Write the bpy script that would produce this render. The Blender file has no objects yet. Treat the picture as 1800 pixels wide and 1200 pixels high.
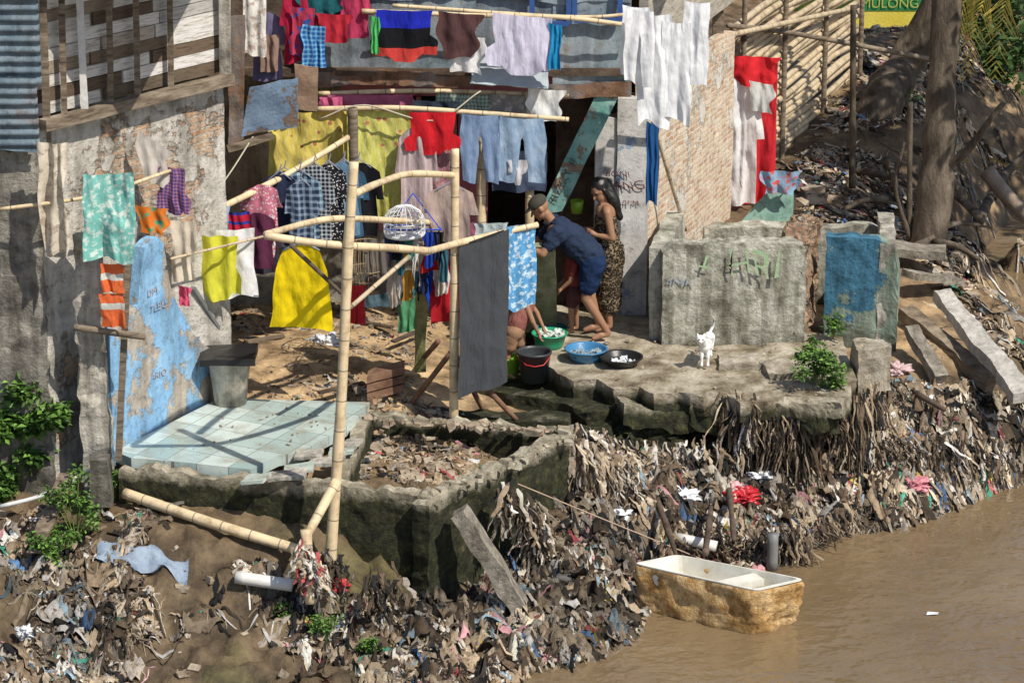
import bpy, bmesh, math, random
import numpy as np
from mathutils import Vector, Matrix
random.seed(7); RNG=np.random.default_rng(7)
S,C=math.sin(math.radians(18)),math.cos(math.radians(18)); FL=5280.0
# survey helpers: sight line of the photograph meets a level plane / a facade plane
def G(u,v,z=0.0):
    w=(600-v)/FL; y=(30*w-z*(S*w+C))/(S-w*C); d=30+y*C-z*S
    return Vector(((u-900)*d/FL,y,z))
def F(u,v,y=0.0):
    w=(600-v)/FL; z=(w*(30+y*C)-y*S)/(C+w*S); d=30+y*C-z*S
    return Vector(((u-900)*d/FL,y,z))
scene=bpy.context.scene
# ---------------- numpy noise
def _h(i,j,k):
    n=(i*374761393+j*668265263+k*2147483647+1013)&0xffffffff
    n=((n^(n>>13))*1274126177)&0xffffffff
    return ((n^(n>>16))&0xffff)/32767.5-1
def vn(x,y,z):
    x,y,z=[np.asarray(a,float) for a in (x,y,z)]
    xi,yi,zi=[np.floor(a).astype(np.int64) for a in (x,y,z)]
    f=[a-b for a,b in ((x,xi),(y,yi),(z,zi))]; f=[t*t*(3-2*t) for t in f]
    r=0
    for a in (0,1):
        for b in (0,1):
            for c in (0,1):
                w=(f[0] if a else 1-f[0])*(f[1] if b else 1-f[1])*(f[2] if c else 1-f[2])
                r=r+w*_h(xi+a,yi+b,zi+c)
    return r
def fbm(x,y,z,o=4):
    r=0;a=1.0
    for i in range(o):
        r=r+a*vn(np.asarray(x)*2**i+i*7.1,np.asarray(y)*2**i+3.3*i,np.asarray(z)*2**i); a*=.5
    return r/1.8
# ---------------- materials
MATS={}
def nodes(name):
    m=bpy.data.materials.new(name); m.use_nodes=True; nt=m.node_tree
    b=nt.nodes['Principled BSDF']; return m,nt,b
def ramp(nt,fac,cols,lo=.32,hi=.68):
    r=nt.nodes.new('ShaderNodeValToRGB'); e=r.color_ramp.elements
    n=len(cols)
    for i,c in enumerate(cols):
        p=lo+(hi-lo)*i/max(1,n-1)
        if i<2: e[i].position=p; e[i].color=(*c,1)
        else:
            q=e.new(p); q.color=(*c,1)
    nt.links.new(fac,r.inputs[0]); return r.outputs[0]
def noise(nt,vec,scale,detail=6,rough=.6):
    n=nt.nodes.new('ShaderNodeTexNoise'); n.inputs['Scale'].default_value=scale
    n.inputs['Detail'].default_value=detail; n.inputs['Roughness'].default_value=rough
    nt.links.new(vec,n.inputs['Vector']); return n.outputs['Fac']
def mixc(nt,fac,a,b,mode='MIX'):
    m=nt.nodes.new('ShaderNodeMix'); m.data_type='RGBA'; m.blend_type=mode
    for s,v in ((m.inputs[0],fac),(m.inputs[6],a),(m.inputs[7],b)):
        if isinstance(v,(int,float)): s.default_value=v
        elif isinstance(v,tuple): s.default_value=(*v,1)
        else: nt.links.new(v,s)
    return m.outputs[2]
def mth(nt,op,a,b=0.0,c=None):
    m=nt.nodes.new('ShaderNodeMath'); m.operation=op
    for i,v in enumerate((a,b) if c is None else (a,b,c)):
        if isinstance(v,(int,float)): m.inputs[i].default_value=v
        else: nt.links.new(v,m.inputs[i])
    return m.outputs[0]
def M(name,cols,scale=3,rough=.85,bump=.4,bscale=25,moss=None,attr=False,spec=.3,brick=None,peel=None,stretch=None,streak=0):
    if name in MATS: return MATS[name]
    m,nt,b=nodes(name); g=nt.nodes.new('ShaderNodeNewGeometry'); pos=g.outputs['Position']
    vec=pos
    if stretch:
        mp=nt.nodes.new('ShaderNodeMapping'); mp.inputs['Scale'].default_value=stretch; nt.links.new(pos,mp.inputs[0]); vec=mp.outputs[0]
    col=ramp(nt,noise(nt,vec,scale,8,.68),cols)
    bh=noise(nt,vec,bscale,6,.7)
    if brick:
        uv=nt.nodes.new('ShaderNodeUVMap'); br=nt.nodes.new('ShaderNodeTexBrick')
        br.inputs['Scale'].default_value=1; br.inputs['Brick Width'].default_value=brick['w']; br.inputs['Row Height'].default_value=brick['h']
        br.inputs['Mortar Size'].default_value=brick.get('m',.008); br.offset=brick.get('off',.5); br.inputs['Bias'].default_value=0
        br.inputs['Color1'].default_value=(*brick['c1'],1); br.inputs['Color2'].default_value=(*brick['c2'],1); br.inputs['Mortar'].default_value=(*brick['mc'],1)
        br.inputs['Mortar Smooth'].default_value=.2
        mpn=nt.nodes.new('ShaderNodeMapping'); mpn.inputs['Rotation'].default_value=(0,0,brick.get('rot',0)); nt.links.new(uv.outputs[0],mpn.inputs[0])
        vadd=nt.nodes.new('ShaderNodeVectorMath'); vadd.operation='ADD'
        nn_=nt.nodes.new('ShaderNodeTexNoise'); nn_.inputs['Scale'].default_value=9; nt.links.new(mpn.outputs[0],nn_.inputs['Vector'])
        vs=nt.nodes.new('ShaderNodeVectorMath'); vs.operation='SCALE'; vs.inputs['Scale'].default_value=brick.get('jit',.02); nt.links.new(nn_.outputs['Color'],vs.inputs[0])
        nt.links.new(mpn.outputs[0],vadd.inputs[0]); nt.links.new(vs.outputs[0],vadd.inputs[1]); nt.links.new(vadd.outputs[0],br.inputs['Vector'])
        bc=mixc(nt,.55,br.outputs['Color'],col,'OVERLAY') if brick.get('ov',1) else br.outputs['Color']
        if 'cover' in brick:
            msk=ramp(nt,noise(nt,pos,brick['cs'],8,.68),[(0,0,0),(1,1,1)],brick['cover']-.015,brick['cover']+.015)
            col=mixc(nt,msk,bc,col)
            bh=mth(nt,'ADD',bh,mth(nt,'MULTIPLY',msk,1.0))
            bh=mth(nt,'SUBTRACT',bh,mth(nt,'MULTIPLY',mth(nt,'MULTIPLY',br.outputs['Fac'],brick.get('md',.8)),mth(nt,'SUBTRACT',1.0,msk)))
        else:
            col=bc; bh=mth(nt,'SUBTRACT',bh,mth(nt,'MULTIPLY',br.outputs['Fac'],brick.get('md',.8)))
    if peel:
        msk=ramp(nt,noise(nt,pos,peel['s'],8,.68),[(0,0,0),(1,1,1)],peel['t']-.012,peel['t']+.012)
        if 'xr' in peel:
            spx=nt.nodes.new('ShaderNodeSeparateXYZ'); nt.links.new(pos,spx.inputs[0])
            dx=mth(nt,'MULTIPLY',mth(nt,'SUBTRACT',spx.outputs[0],peel['xr'][0]),peel['xr'][1]); dz=mth(nt,'MULTIPLY',mth(nt,'SUBTRACT',spx.outputs[2],peel['xr'][2]),peel['xr'][3])
            rr=mth(nt,'ADD',mth(nt,'MULTIPLY',dx,dx),mth(nt,'MULTIPLY',dz,dz))
            cut=mth(nt,'ADD',rr,mth(nt,'MULTIPLY',mth(nt,'SUBTRACT',noise(nt,pos,3.5,8,.7),.5),5.5))
            msk=mth(nt,'LESS_THAN',cut,1.0)
        pc=ramp(nt,noise(nt,pos,9,5),[tuple(x*.65 for x in peel['c']),peel['c']])
        col=mixc(nt,msk,col,pc) if 'xr' in peel else mixc(nt,msk,pc,col); bh=mth(nt,'ADD',bh,msk)
    if streak:
        mp=nt.nodes.new('ShaderNodeMapping'); mp.inputs['Scale'].default_value=(7,7,.6); nt.links.new(pos,mp.inputs[0])
        st=ramp(nt,noise(nt,mp.outputs[0],1.4,5),[(.28,.25,.21),(1,1,1)],.36,.58)
        col=mixc(nt,streak,col,st,'MULTIPLY')
        bl=ramp(nt,noise(nt,pos,11,8,.75),[(.35,.32,.28),(1,1,1)],.36,.47); col=mixc(nt,.6,col,bl,'MULTIPLY')
    if moss:
        sp=nt.nodes.new('ShaderNodeSeparateXYZ'); nt.links.new(pos,sp.inputs[0])
        hz=mth(nt,'DIVIDE',mth(nt,'SUBTRACT',moss['top'],sp.outputs[2]),moss['h'])
        f=mth(nt,'ADD',hz,mth(nt,'MULTIPLY',mth(nt,'SUBTRACT',noise(nt,pos,5,8,.75),.5),2.6))
        cl=nt.nodes.new('ShaderNodeClamp'); nt.links.new(f,cl.inputs[0])
        mc=ramp(nt,noise(nt,pos,11,8,.7),[(.005,.006,.003),(.016,.019,.007),(.045,.045,.015),(.15,.13,.075)],.36,.74)  # moss tones, deepened so the colour also carries shade on front wall faces
        col=mixc(nt,mth(nt,'MULTIPLY',cl.outputs[0],moss.get('a',.85)),col,mc)
    if attr:
        at=nt.nodes.new('ShaderNodeAttribute'); at.attribute_name='Col'
        col=mixc(nt,1.0,at.outputs['Color'],col,'MULTIPLY')
    nt.links.new(col,b.inputs['Base Color']); b.inputs['Roughness'].default_value=rough
    b.inputs['Specular IOR Level'].default_value=spec
    bp=nt.nodes.new('ShaderNodeBump'); bp.inputs['Strength'].default_value=bump; bp.inputs['Distance'].default_value=.025
    nt.links.new(bh,bp.inputs['Height']); nt.links.new(bp.outputs[0],b.inputs['Normal'])
    MATS[name]=m; return m
def clothmat(c,pat=None,c2=(.8,.8,.8),c3=None,sc=1.0):
    key='cloth_%s_%s_%s_%s'%(pat,c,c2,sc)
    if key in MATS: return MATS[key]
    m,nt,b=nodes('cloth'); uv=nt.nodes.new('ShaderNodeUVMap').outputs[0]
    g=nt.nodes.new('ShaderNodeNewGeometry').outputs['Position']
    sp=nt.nodes.new('ShaderNodeSeparateXYZ'); nt.links.new(uv,sp.inputs[0]); U,V=sp.outputs[0],sp.outputs[1]
    col=ramp(nt,noise(nt,g,6,5),[tuple(x*.8 for x in c),tuple(min(1,x*1.12) for x in c)])
    def tri(ch,per,duty): return mth(nt,'LESS_THAN',mth(nt,'FRACT',mth(nt,'DIVIDE',ch,per)),duty)
    if pat=='plaid':
        a=tri(U,.09*sc,.42); bq=tri(V,.09*sc,.42); f=mth(nt,'MULTIPLY',mth(nt,'ADD',a,bq),.5)
        col=mixc(nt,f,col,c2)
    elif pat=='stripe': col=mixc(nt,tri(U,.05*sc,.4),col,c2)
    elif pat=='hstripe': col=mixc(nt,tri(V,.09*sc,.3),col,c2)
    elif pat=='band': col=mixc(nt,mth(nt,'LESS_THAN',mth(nt,'ABSOLUTE',mth(nt,'SUBTRACT',V,.12)),.03),col,c2)
    elif pat=='bands':
        col=mixc(nt,mth(nt,'GREATER_THAN',V,.17),col,c2); col=mixc(nt,mth(nt,'GREATER_THAN',V,.36),col,c3 or c)
    elif pat in('spots','batik'):
        vo=nt.nodes.new('ShaderNodeTexVoronoi'); vo.inputs['Scale'].default_value=14/sc; nt.links.new(uv,vo.inputs['Vector'])
        f=mth(nt,'LESS_THAN',vo.outputs['Distance'],.33 if pat=='spots' else .2)
        if pat=='batik':
            f2=mth(nt,'GREATER_THAN',vo.outputs['Distance'],.6); f=mth(nt,'MAXIMUM',f,f2)
        col=mixc(nt,f,col,c2)
    elif pat=='blot':
        f=ramp(nt,noise(nt,uv,11/sc,3,.6),[(0,0,0),(1,1,1)],.5,.58); col=mixc(nt,f,col,c2)
    elif pat=='wash':
        f=ramp(nt,noise(nt,uv,5/sc,4,.6),[(0,0,0),(1,1,1)],.35,.7); col=mixc(nt,f,col,c2)
    elif pat=='wave':
        w=mth(nt,'SINE',mth(nt,'ADD',mth(nt,'MULTIPLY',U,70/sc),mth(nt,'MULTIPLY',mth(nt,'SINE',mth(nt,'MULTIPLY',V,22)),2.0)))
        col=mixc(nt,mth(nt,'MULTIPLY',mth(nt,'GREATER_THAN',w,.7),.5),col,c2)
        vo=nt.nodes.new('ShaderNodeTexVoronoi'); vo.inputs['Scale'].default_value=9; nt.links.new(uv,vo.inputs['Vector'])
        if c3: col=mixc(nt,mth(nt,'LESS_THAN',vo.outputs['Distance'],.2),col,c3)
    nt.links.new(col,b.inputs['Base Color']); b.inputs['Roughness'].default_value=.88; b.inputs['Specular IOR Level'].default_value=.12
    bp=nt.nodes.new('ShaderNodeBump'); bp.inputs['Strength'].default_value=.8; bp.inputs['Distance'].default_value=.02
    mpv=nt.nodes.new('ShaderNodeMapping'); mpv.inputs['Scale'].default_value=(1,1,.35); nt.links.new(g,mpv.inputs[0])
    nt.links.new(noise(nt,mpv.outputs[0],19,4,.55),bp.inputs['Height']); nt.links.new(bp.outputs[0],b.inputs['Normal'])
    tr=nt.nodes.new('ShaderNodeBsdfTranslucent'); nt.links.new(col,tr.inputs[0]); ms=nt.nodes.new('ShaderNodeMixShader'); ms.inputs[0].default_value=.18
    o=nt.nodes['Material Output']; nt.links.new(b.outputs[0],ms.inputs[1]); nt.links.new(tr.outputs[0],ms.inputs[2]); nt.links.new(ms.outputs[0],o.inputs[0])
    MATS[key]=m; return m
def plain(name,c,rough=.5,spec=.4,metal=0,var=.75,scale=8):
    m=M(name,[tuple(x*var for x in c),c],scale=scale,rough=rough,bump=.12,bscale=30,spec=spec)
    m.node_tree.nodes['Principled BSDF'].inputs['Metallic'].default_value=metal
    return m
# ---------------- mesh helpers
def mk(name,V,Fc,mat,smooth=False,uv=None,col=None,parent=None,label=None,cat=None,group=None,kind=None):
    me=bpy.data.meshes.new(name); me.from_pydata([tuple(v) for v in V] if not isinstance(V,np.ndarray) else V.tolist(),[],Fc if isinstance(Fc,list) else Fc.tolist())
    if uv is not None:
        l=me.uv_layers.new(name='UVMap'); idx=np.empty(len(me.loops),int); me.loops.foreach_get('vertex_index',idx)
        l.data.foreach_set('uv',np.asarray(uv,float)[idx].ravel())
    if col is not None:
        a=me.color_attributes.new('Col','FLOAT_COLOR','POINT'); cc=np.ones((len(me.vertices),4)); cc[:,:3]=col; a.data.foreach_set('color',cc.ravel())
    if smooth: me.polygons.foreach_set('use_smooth',[True]*len(me.polygons))
    for q in (mat if isinstance(mat,list) else [mat]): me.materials.append(q)
    me.update(); ob=bpy.data.objects.new(name,me); scene.collection.objects.link(ob)
    fin(ob,parent,label,cat,group,kind); return ob
def fin(ob,parent=None,label=None,cat=None,group=None,kind=None):
    if parent: ob.parent=parent
    if label: ob['label']=label
    if cat and not parent: ob['category']=cat
    if group: ob['group']=group
    if kind: ob['kind']=kind
def empty(name,label,cat,group=None):
    o=bpy.data.objects.new(name,None); scene.collection.objects.link(o); fin(o,None,label,cat,group); return o
def hexd(c,n=(8,2,8),amp=.01,fr=4.0,ztop=None):
    c=[Vector(q) for q in c]; A=np.array([list(q) for q in c])
    L=[(c[1]-c[0]).length,(c[2]-c[0]).length,(c[4]-c[0]).length]
    V=[];Fc=[];UV=[]; off=0
    for ax in range(3):
        o=[i for i in range(3) if i!=ax]
        for side in (0,1):
            n1,n2=n[o[0]],n[o[1]]
            s,t=np.meshgrid(np.linspace(0,1,n1+1),np.linspace(0,1,n2+1),indexing='ij')
            p=[None]*3; p[o[0]]=s; p[o[1]]=t; p[ax]=np.full_like(s,side)
            P=0
            for i in range(8):
                w=1
                for q in range(3): w=w*(p[q] if (i>>q)&1 else 1-p[q])
                P=P+w[...,None]*A[i]
            if ztop is not None:
                zt=ztop(p[0]); zb=A[0][2]; P[...,2]=zb+(zt-zb)*p[2]
            X,Y,Z=P[...,0]*fr,P[...,1]*fr,P[...,2]*fr
            D=np.stack([fbm(X,Y,Z,4),fbm(X+31,Y,Z,4),fbm(X,Y+17,Z,4)],-1)*amp
            P=P+D; P=P.reshape(-1,3); V.append(P)
            UV.append(np.stack([(s*L[o[0]]).ravel(),(t*L[o[1]]).ravel()],-1))
            for i in range(n1):
                for j in range(n2):
                    q=[off+i*(n2+1)+j,off+(i+1)*(n2+1)+j,off+(i+1)*(n2+1)+j+1,off+i*(n2+1)+j+1]
                    if (side==0)^(ax==1): q=q[::-1]
                    Fc.append(q)
            off+=len(P)
    return np.concatenate(V),Fc,np.concatenate(UV)
def join(parts):
    V=[];Fc=[];UV=[];off=0
    for v,f,u in parts:
        V.append(v);UV.append(u);Fc+= [[i+off for i in q] for q in f]; off+=len(v)
    return np.concatenate(V),Fc,np.concatenate(UV)
def wallc(p0,p1,th,z0,z1):
    p0=Vector(p0[:2]);p1=Vector(p1[:2]); d=(p1-p0).normalized(); n=Vector((-d.y,d.x))*th
    c=[]
    for z in (z0,z1):
        for b in (0,1):
            for a in (0,1):
                q=(p1 if a else p0)+n*b; c.append((q.x,q.y,z))
    return c
def wall(name,p0,p1,th,z0,z1,mat,label=None,cat='wall',amp=.012,res=.08,ztop=None,parent=None,fr=4,kind=None,group=None):
    L=(Vector(p1[:2])-Vector(p0[:2])).length
    n=(max(1,int(L/res)),max(1,int(th/res)),max(1,int((z1-z0)/res)))
    V,Fc,UV=hexd(wallc(p0,p1,th,z0,z1),n,amp,fr,ztop)
    return mk(name,V,Fc,mat,uv=UV,label=label,cat=cat,parent=parent,kind=kind,group=group)
def beamd(a,b,w,h,amp=.006,res=.1,up=Vector((0,0,1)),fr=5):
    a=Vector(a);b=Vector(b); d=(b-a).normalized(); s=d.cross(up)
    if s.length<.05: s=d.cross(Vector((0,1,0)))
    s.normalize(); u=s.cross(d)
    c=[]
    for k in (-1,1):
        for j in (-1,1):
            for q in (a,b): c.append(q+s*j*w/2+u*k*h/2)
    L=(b-a).length
    return hexd(c,(max(1,int(L/res)),max(1,int(w/res)),max(1,int(h/res))),amp,fr)
def beam(name,a,b,w,h,mat,label=None,cat=None,amp=.006,parent=None,res=.1,**k):
    V,Fc,UV=beamd(a,b,w,h,amp,res); return mk(name,V,Fc,mat,uv=UV,label=label,cat=cat,parent=parent,**k)
def tubed(pts,r0,r1=None,seg=8,step=.07,node=.26,wob=0.0):
    r1=r0 if r1 is None else r1; P=[Vector(p) for p in pts]
    Q=[]; 
    if len(P)==2: P=[P[0],P[0].lerp(P[1],.5),P[1]]
    E=[2*P[0]-P[1]]+P+[2*P[-1]-P[-2]]
    for i in range(1,len(E)-2):
        n=max(1,int((E[i+1]-E[i]).length/step))
        for k in range(n):
            t=k/n; a,b,c,d=E[i-1],E[i],E[i+1],E[i+2]
            Q.append(.5*((2*b)+(c-a)*t+(2*a-5*b+4*c-d)*t*t+(-a+3*b-3*c+d)*t**3))
    Q.append(P[-1]); V=[];UV=[];L=0;N=len(Q); s=None
    tot=sum((Q[i+1]-Q[i]).length for i in range(N-1))
    ph=random.random()
    for i,q in enumerate(Q):
        d=(Q[min(N-1,i+1)]-Q[max(0,i-1)]).normalized()
        if s is None: s=d.cross(Vector((.3,.2,1)) if abs(d.z)<.9 else Vector((1,.1,0))).normalized()
        s=(s-d*s.dot(d)).normalized(); u=d.cross(s)
        if i: L+=(Q[i]-Q[i-1]).length
        r=r0+(r1-r0)*L/tot
        if wob: r*=1+wob*float(vn(L*4+ph*99,0,0))
        for k in range(seg):
            a=2*math.pi*k/seg; rr=r*(1+wob*.6*float(vn(L*3+ph*50,math.cos(a)*1.5,math.sin(a)*1.5))) if wob else r
            V.append(q+s*math.cos(a)*rr+u*math.sin(a)*rr); UV.append((k/seg,L+ph))
    Fc=[]
    for i in range(N-1):
        for k in range(seg): Fc.append([i*seg+k,i*seg+(k+1)%seg,(i+1)*seg+(k+1)%seg,(i+1)*seg+k])
    Fc.append(list(range(seg))[::-1]); Fc.append([(N-1)*seg+k for k in range(seg)])
    return np.array([list(v) for v in V]),Fc,np.array(UV)
def tube(name,pts,r0,r1=None,mat=None,label=None,cat=None,parent=None,wob=0,seg=8,step=.07,**k):
    V,Fc,UV=tubed(pts,r0,r1,seg,step,wob=wob); return mk(name,V,Fc,mat,True,uv=UV,label=label,cat=cat,parent=parent,**k)
def lathed(cx,cy,z,prof,seg=28,sq=1.0):
    V=[];Fc=[]
    for r,h in prof:
        for k in range(seg):
            a=2*math.pi*k/seg; V.append((cx+r*math.cos(a),cy+r*math.sin(a)*sq,z+h))
    for i in range(len(prof)-1):
        for k in range(seg): Fc.append([i*seg+k,i*seg+(k+1)%seg,(i+1)*seg+(k+1)%seg,(i+1)*seg+k])
    Fc.append(list(range(seg))[::-1]); Fc.append([(len(prof)-1)*seg+k for k in range(seg)])
    return np.array(V),Fc,np.zeros((len(V),2))
def poly_slab(name,pts,zt,th,mat,label=None,cat='platform',amp=.012,cuts=3,parent=None,kind=None,fr=4,jz=.5,emin=.09):
    bm=bmesh.new(); vs=[bm.verts.new((p[0],p[1],zt)) for p in pts]; f=bm.faces.new(vs)
    if f.normal.z<0: f.normal_flip()
    r=bmesh.ops.extrude_face_region(bm,geom=[f]); nv=[g for g in r['geom'] if isinstance(g,bmesh.types.BMVert)]
    for v in nv: v.co.z-=th
    bmesh.ops.recalc_face_normals(bm,faces=bm.faces)
    bmesh.ops.triangulate(bm,faces=bm.faces)
    for _ in range(cuts): 
        es=[e for e in bm.edges if e.calc_length()>emin]
        bmesh.ops.subdivide_edges(bm,edges=es,cuts=1,use_grid_fill=True); bmesh.ops.triangulate(bm,faces=bm.faces)
    co=np.array([list(v.co) for v in bm.verts]); X,Y,Z=co.T*fr
    D=np.stack([fbm(X,Y,Z),fbm(X+9,Y,Z),fbm(X,Y+5,Z)],-1)*amp; D[:,2]*=jz
    for v,d in zip(bm.verts,D): v.co+=Vector(d)
    l=bm.loops.layers.uv.new('UVMap')
    for f in bm.faces:
        for lp in f.loops: lp[l].uv=(lp.vert.co.x,lp.vert.co.y)
    me=bpy.data.meshes.new(name); bm.to_mesh(me); me.materials.append(mat); ob=bpy.data.objects.new(name,me); scene.collection.objects.link(ob)
    fin(ob,parent,label,cat,None,kind); return ob
def text(body,o,right,up,size,mat,parent,name='writing',wob=.07):
    cu=bpy.data.curves.new(name,'FONT'); cu.body=body; cu.size=size; cu.extrude=.0015; cu.offset=-size*.008
    t=bpy.data.objects.new('tmp',cu); scene.collection.objects.link(t); bpy.context.view_layer.update()
    me=bpy.data.meshes.new_from_object(t.evaluated_get(bpy.context.evaluated_depsgraph_get())); bpy.data.objects.remove(t)
    R=Vector(right).normalized();U=Vector(up).normalized();N=R.cross(U)
    for v in me.vertices:
        j=float(vn(v.co.x*9,v.co.y*9,3))*size*wob; j2=float(vn(v.co.x*4,v.co.y*7,9))*size*wob*1.3
        v.co=Vector(o)+R*(v.co.x+j)+U*(v.co.y+j2)+N*(v.co.z)
    me.materials.clear(); me.materials.append(mat); me.name=name
    ob=bpy.data.objects.new(name,me); scene.collection.objects.link(ob); ob.parent=parent; return ob
# ---------------- common materials
conc=M('concrete',[(.14,.13,.11),(.36,.34,.29),(.58,.54,.47),(.33,.3,.26)],2.5,bump=.8,streak=.6)
concdark=M('concrete_dark',[(.07,.065,.055),(.18,.165,.14),(.3,.28,.24)],3,bump=.9,moss=dict(top=.35,h=.9,a=.6),streak=.5)
concmoss=M('concrete_mossy',[(.14,.12,.085),(.34,.3,.22),(.6,.54,.42)],6,bump=1.3,bscale=16,moss=dict(top=-.02,h=.11,a=.97))
def mkbamboo(name,c1,c2):
    m,nt,b=nodes(name); uv=nt.nodes.new('ShaderNodeUVMap').outputs[0]; g=nt.nodes.new('ShaderNodeNewGeometry').outputs['Position']
    sp=nt.nodes.new('ShaderNodeSeparateXYZ'); nt.links.new(uv,sp.inputs[0])
    col=ramp(nt,noise(nt,g,7,7,.7),[c2,c1,tuple(x*1.15 for x in c1)])
    fr=mth(nt,'FRACT',mth(nt,'DIVIDE',sp.outputs[1],.27)); f=mth(nt,'LESS_THAN',fr,.04)
    col=mixc(nt,mth(nt,'MULTIPLY',f,.7),col,(.09,.06,.03)); f2=mth(nt,'LESS_THAN',mth(nt,'ABSOLUTE',mth(nt,'SUBTRACT',fr,.09)),.03)
    col=mixc(nt,mth(nt,'MULTIPLY',f2,.4),col,(.6,.54,.42))
    nt.links.new(col,b.inputs['Base Color']); b.inputs['Roughness'].default_value=.5; b.inputs['Specular IOR Level'].default_value=.3
    bp=nt.nodes.new('ShaderNodeBump'); bp.inputs['Strength'].default_value=.4; bp.inputs['Distance'].default_value=.01; nt.links.new(f,bp.inputs['Height']); nt.links.new(bp.outputs[0],b.inputs['Normal'])
    return m
bamboo=mkbamboo('bamboo',(.66,.52,.33),(.4,.29,.17)); bamboo_old=mkbamboo('bamboo_weathered',(.5,.4,.27),(.22,.165,.1))
wood=M('old_wood',[(.07,.05,.035),(.2,.155,.11),(.34,.28,.21)],4,bump=.5,stretch=(1,1,6))
wooddark=M('dark_wood',[(.04,.028,.02),(.1,.07,.05),(.16,.12,.09)],5,bump=.5)
woodred=M('red_brown_wood',[(.1,.05,.03),(.2,.11,.07),(.28,.17,.1)],5,bump=.5)
mud=M('mud',[(.05,.036,.022),(.11,.08,.05),(.2,.15,.095),(.29,.225,.145)],3.2,rough=.7,bump=1,bscale=18,spec=.45,attr=True)
black=plain('black_plastic',(.02,.02,.02),.35)
# ---------------- terrain
cp=[(400,640,0),(500,690,0),(600,600,0),(700,560,0),(450,560,0),(550,640,0),(640,705,0),(330,760,-.12),(450,790,-.12),(600,760,-.3),(700,800,-.3),(850,800,-.3),(900,750,-.3),(780,840,-.3),(1000,560,0),(950,600,-.2),(900,660,-.25),(1100,600,-.2),(1250,600,-.2),(1400,600,-.2),(1300,660,-.35),
(0,860,-.35),(100,900,-.42),(200,930,-.4),(300,945,-.42),(450,970,-.5),(580,1000,-.62),(700,1050,-.85),(780,1060,-1.0),(850,1010,-.95),(920,960,-.85),(990,900,-.7),
(200,1020,-.66),(100,1000,-.62),(0,1000,-.62),(0,1100,-.85),(150,1100,-.88),(400,1100,-.95),(600,1120,-1.02),(0,1200,-1.0),(300,1200,-1.08),(600,1200,-1.12),(750,1150,-1.08),(900,1110,-1.08),(1000,1080,-1.02),(1060,1020,-.95),
(880,1198,-1.2),(1010,1168,-1.2),(1100,1130,-1.2),(1122,1070,-1.2),(1130,1010,-1.2),(1200,990,-1.2),(1350,1000,-1.2),(1400,980,-1.2),(1530,935,-1.2),(1620,915,-1.2),(1700,882,-1.2),(1800,850,-1.2),
(1250,1150,-1.7),(1500,1060,-1.7),(1800,960,-1.7),(1600,1200,-1.9),(1050,1260,-1.5),(1700,1100,-1.9),(700,1290,-1.35),(300,1330,-1.3),(1250,1060,-1.45),
(1050,850,-.55),(1200,850,-.66),(1200,960,-1.05),(1100,930,-.9),(1300,860,-.78),(1400,860,-.88),(1300,950,-1.1),(1400,940,-1.1),(1500,800,-.78),(1500,890,-1.08),
(1550,700,-.35),(1600,800,-.78),(1700,760,-.65),(1750,810,-.98),(1780,690,-.55),(1650,610,-.2),(1750,570,-.5),(1800,600,-.6),(1560,640,-.25),
(1720,530,-.95),(1760,492,-1.6),(1800,512,-1.6),(1790,480,-1.7),(1740,500,-1.5),(1830,500,-1.7),(1780,522,-1.5),(1650,470,-.1),(1700,430,-.35),(1790,420,-.8),(1790,300,-1.6),(1810,250,-1.6),(1765,285,-1.6),(1800,335,-1.5),(1780,262,-1.6),(1830,300,-1.7),(1740,330,-.9),(1690,300,-.3),(1640,250,.2),(1500,260,.2),(1420,330,.1),(1400,400,.1),(1700,200,.1),(1790,180,-.2),(1600,100,.5),(1500,60,.5),(1700,60,.5),(1560,450,.05),(1500,500,-.05)]
P3=[list(G(*c)) for c in cp]+[(-5,-2,-.1),(-5,3,0),(0,4,0),(-3,9,.2),(2,9,.3),(2,16,.6),(8,18,.8),(-8,0,0),(-10,-6,-.8),(-8,16,.5),(-3,3,0),(1,2.2,0),(9,-6,-2.2),(10,0,-2.2),(11,8,-2),(12,14,-1.6),(-6,-9,-1.3),(0,-9,-1.8),(-12,-12,-1.6)]
P3=np.array(P3); N=len(P3)
def kr(d): return np.sqrt(d*d+.01)
A=kr(np.linalg.norm(P3[:,None,:2]-P3[None,:,:2],axis=-1)); A[np.diag_indices(N)]-=.02
A=np.block([[A,np.ones((N,1))],[np.ones((1,N)),np.zeros((1,1))]])
W=np.linalg.solve(A,np.append(P3[:,2],0))
def sst(a,b,x): t=np.clip((x-a)/(b-a),0,1); return t*t*(3-2*t)
def H0(x,y):
    x=np.asarray(x,float);y=np.asarray(y,float); sh=x.shape; x=x.ravel();y=y.ravel(); out=np.zeros(x.size)
    for i in range(0,x.size,20000):
        q=np.stack([x[i:i+20000],y[i:i+20000]],-1); out[i:i+20000]=kr(np.linalg.norm(q[:,None]-P3[None,:,:2],axis=-1))@W[:-1]+W[-1]
    R=np.sqrt(x*x+y*y); k=np.clip((R-16)/12,0,1); flat=np.where((x>4)|(y<-7),-2.0,.5); out=out*(1-k)+flat*k
    return out.reshape(sh)
def H(x,y,h=None):
    x=np.asarray(x,float);y=np.asarray(y,float); h=H0(x,y) if h is None else h
    bk=sst(-.25,-.5,h)*sst(-1.25,-1.1,h)
    return h+.05*fbm(x*1.7,y*1.7,0)+.03*fbm(x*6,y*6,4)+.012*fbm(x*22,y*22,9,2)+bk*(.13*(1-2*np.abs(fbm(x*3.1,y*3.1,20,3)))-.05+.05*fbm(x*9,y*9,30,2))
xs=np.concatenate([np.linspace(-90,-6.5,14)[:-1],np.arange(-6.5,8.5,.05),np.linspace(8.5,90,14)[1:]])
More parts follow.
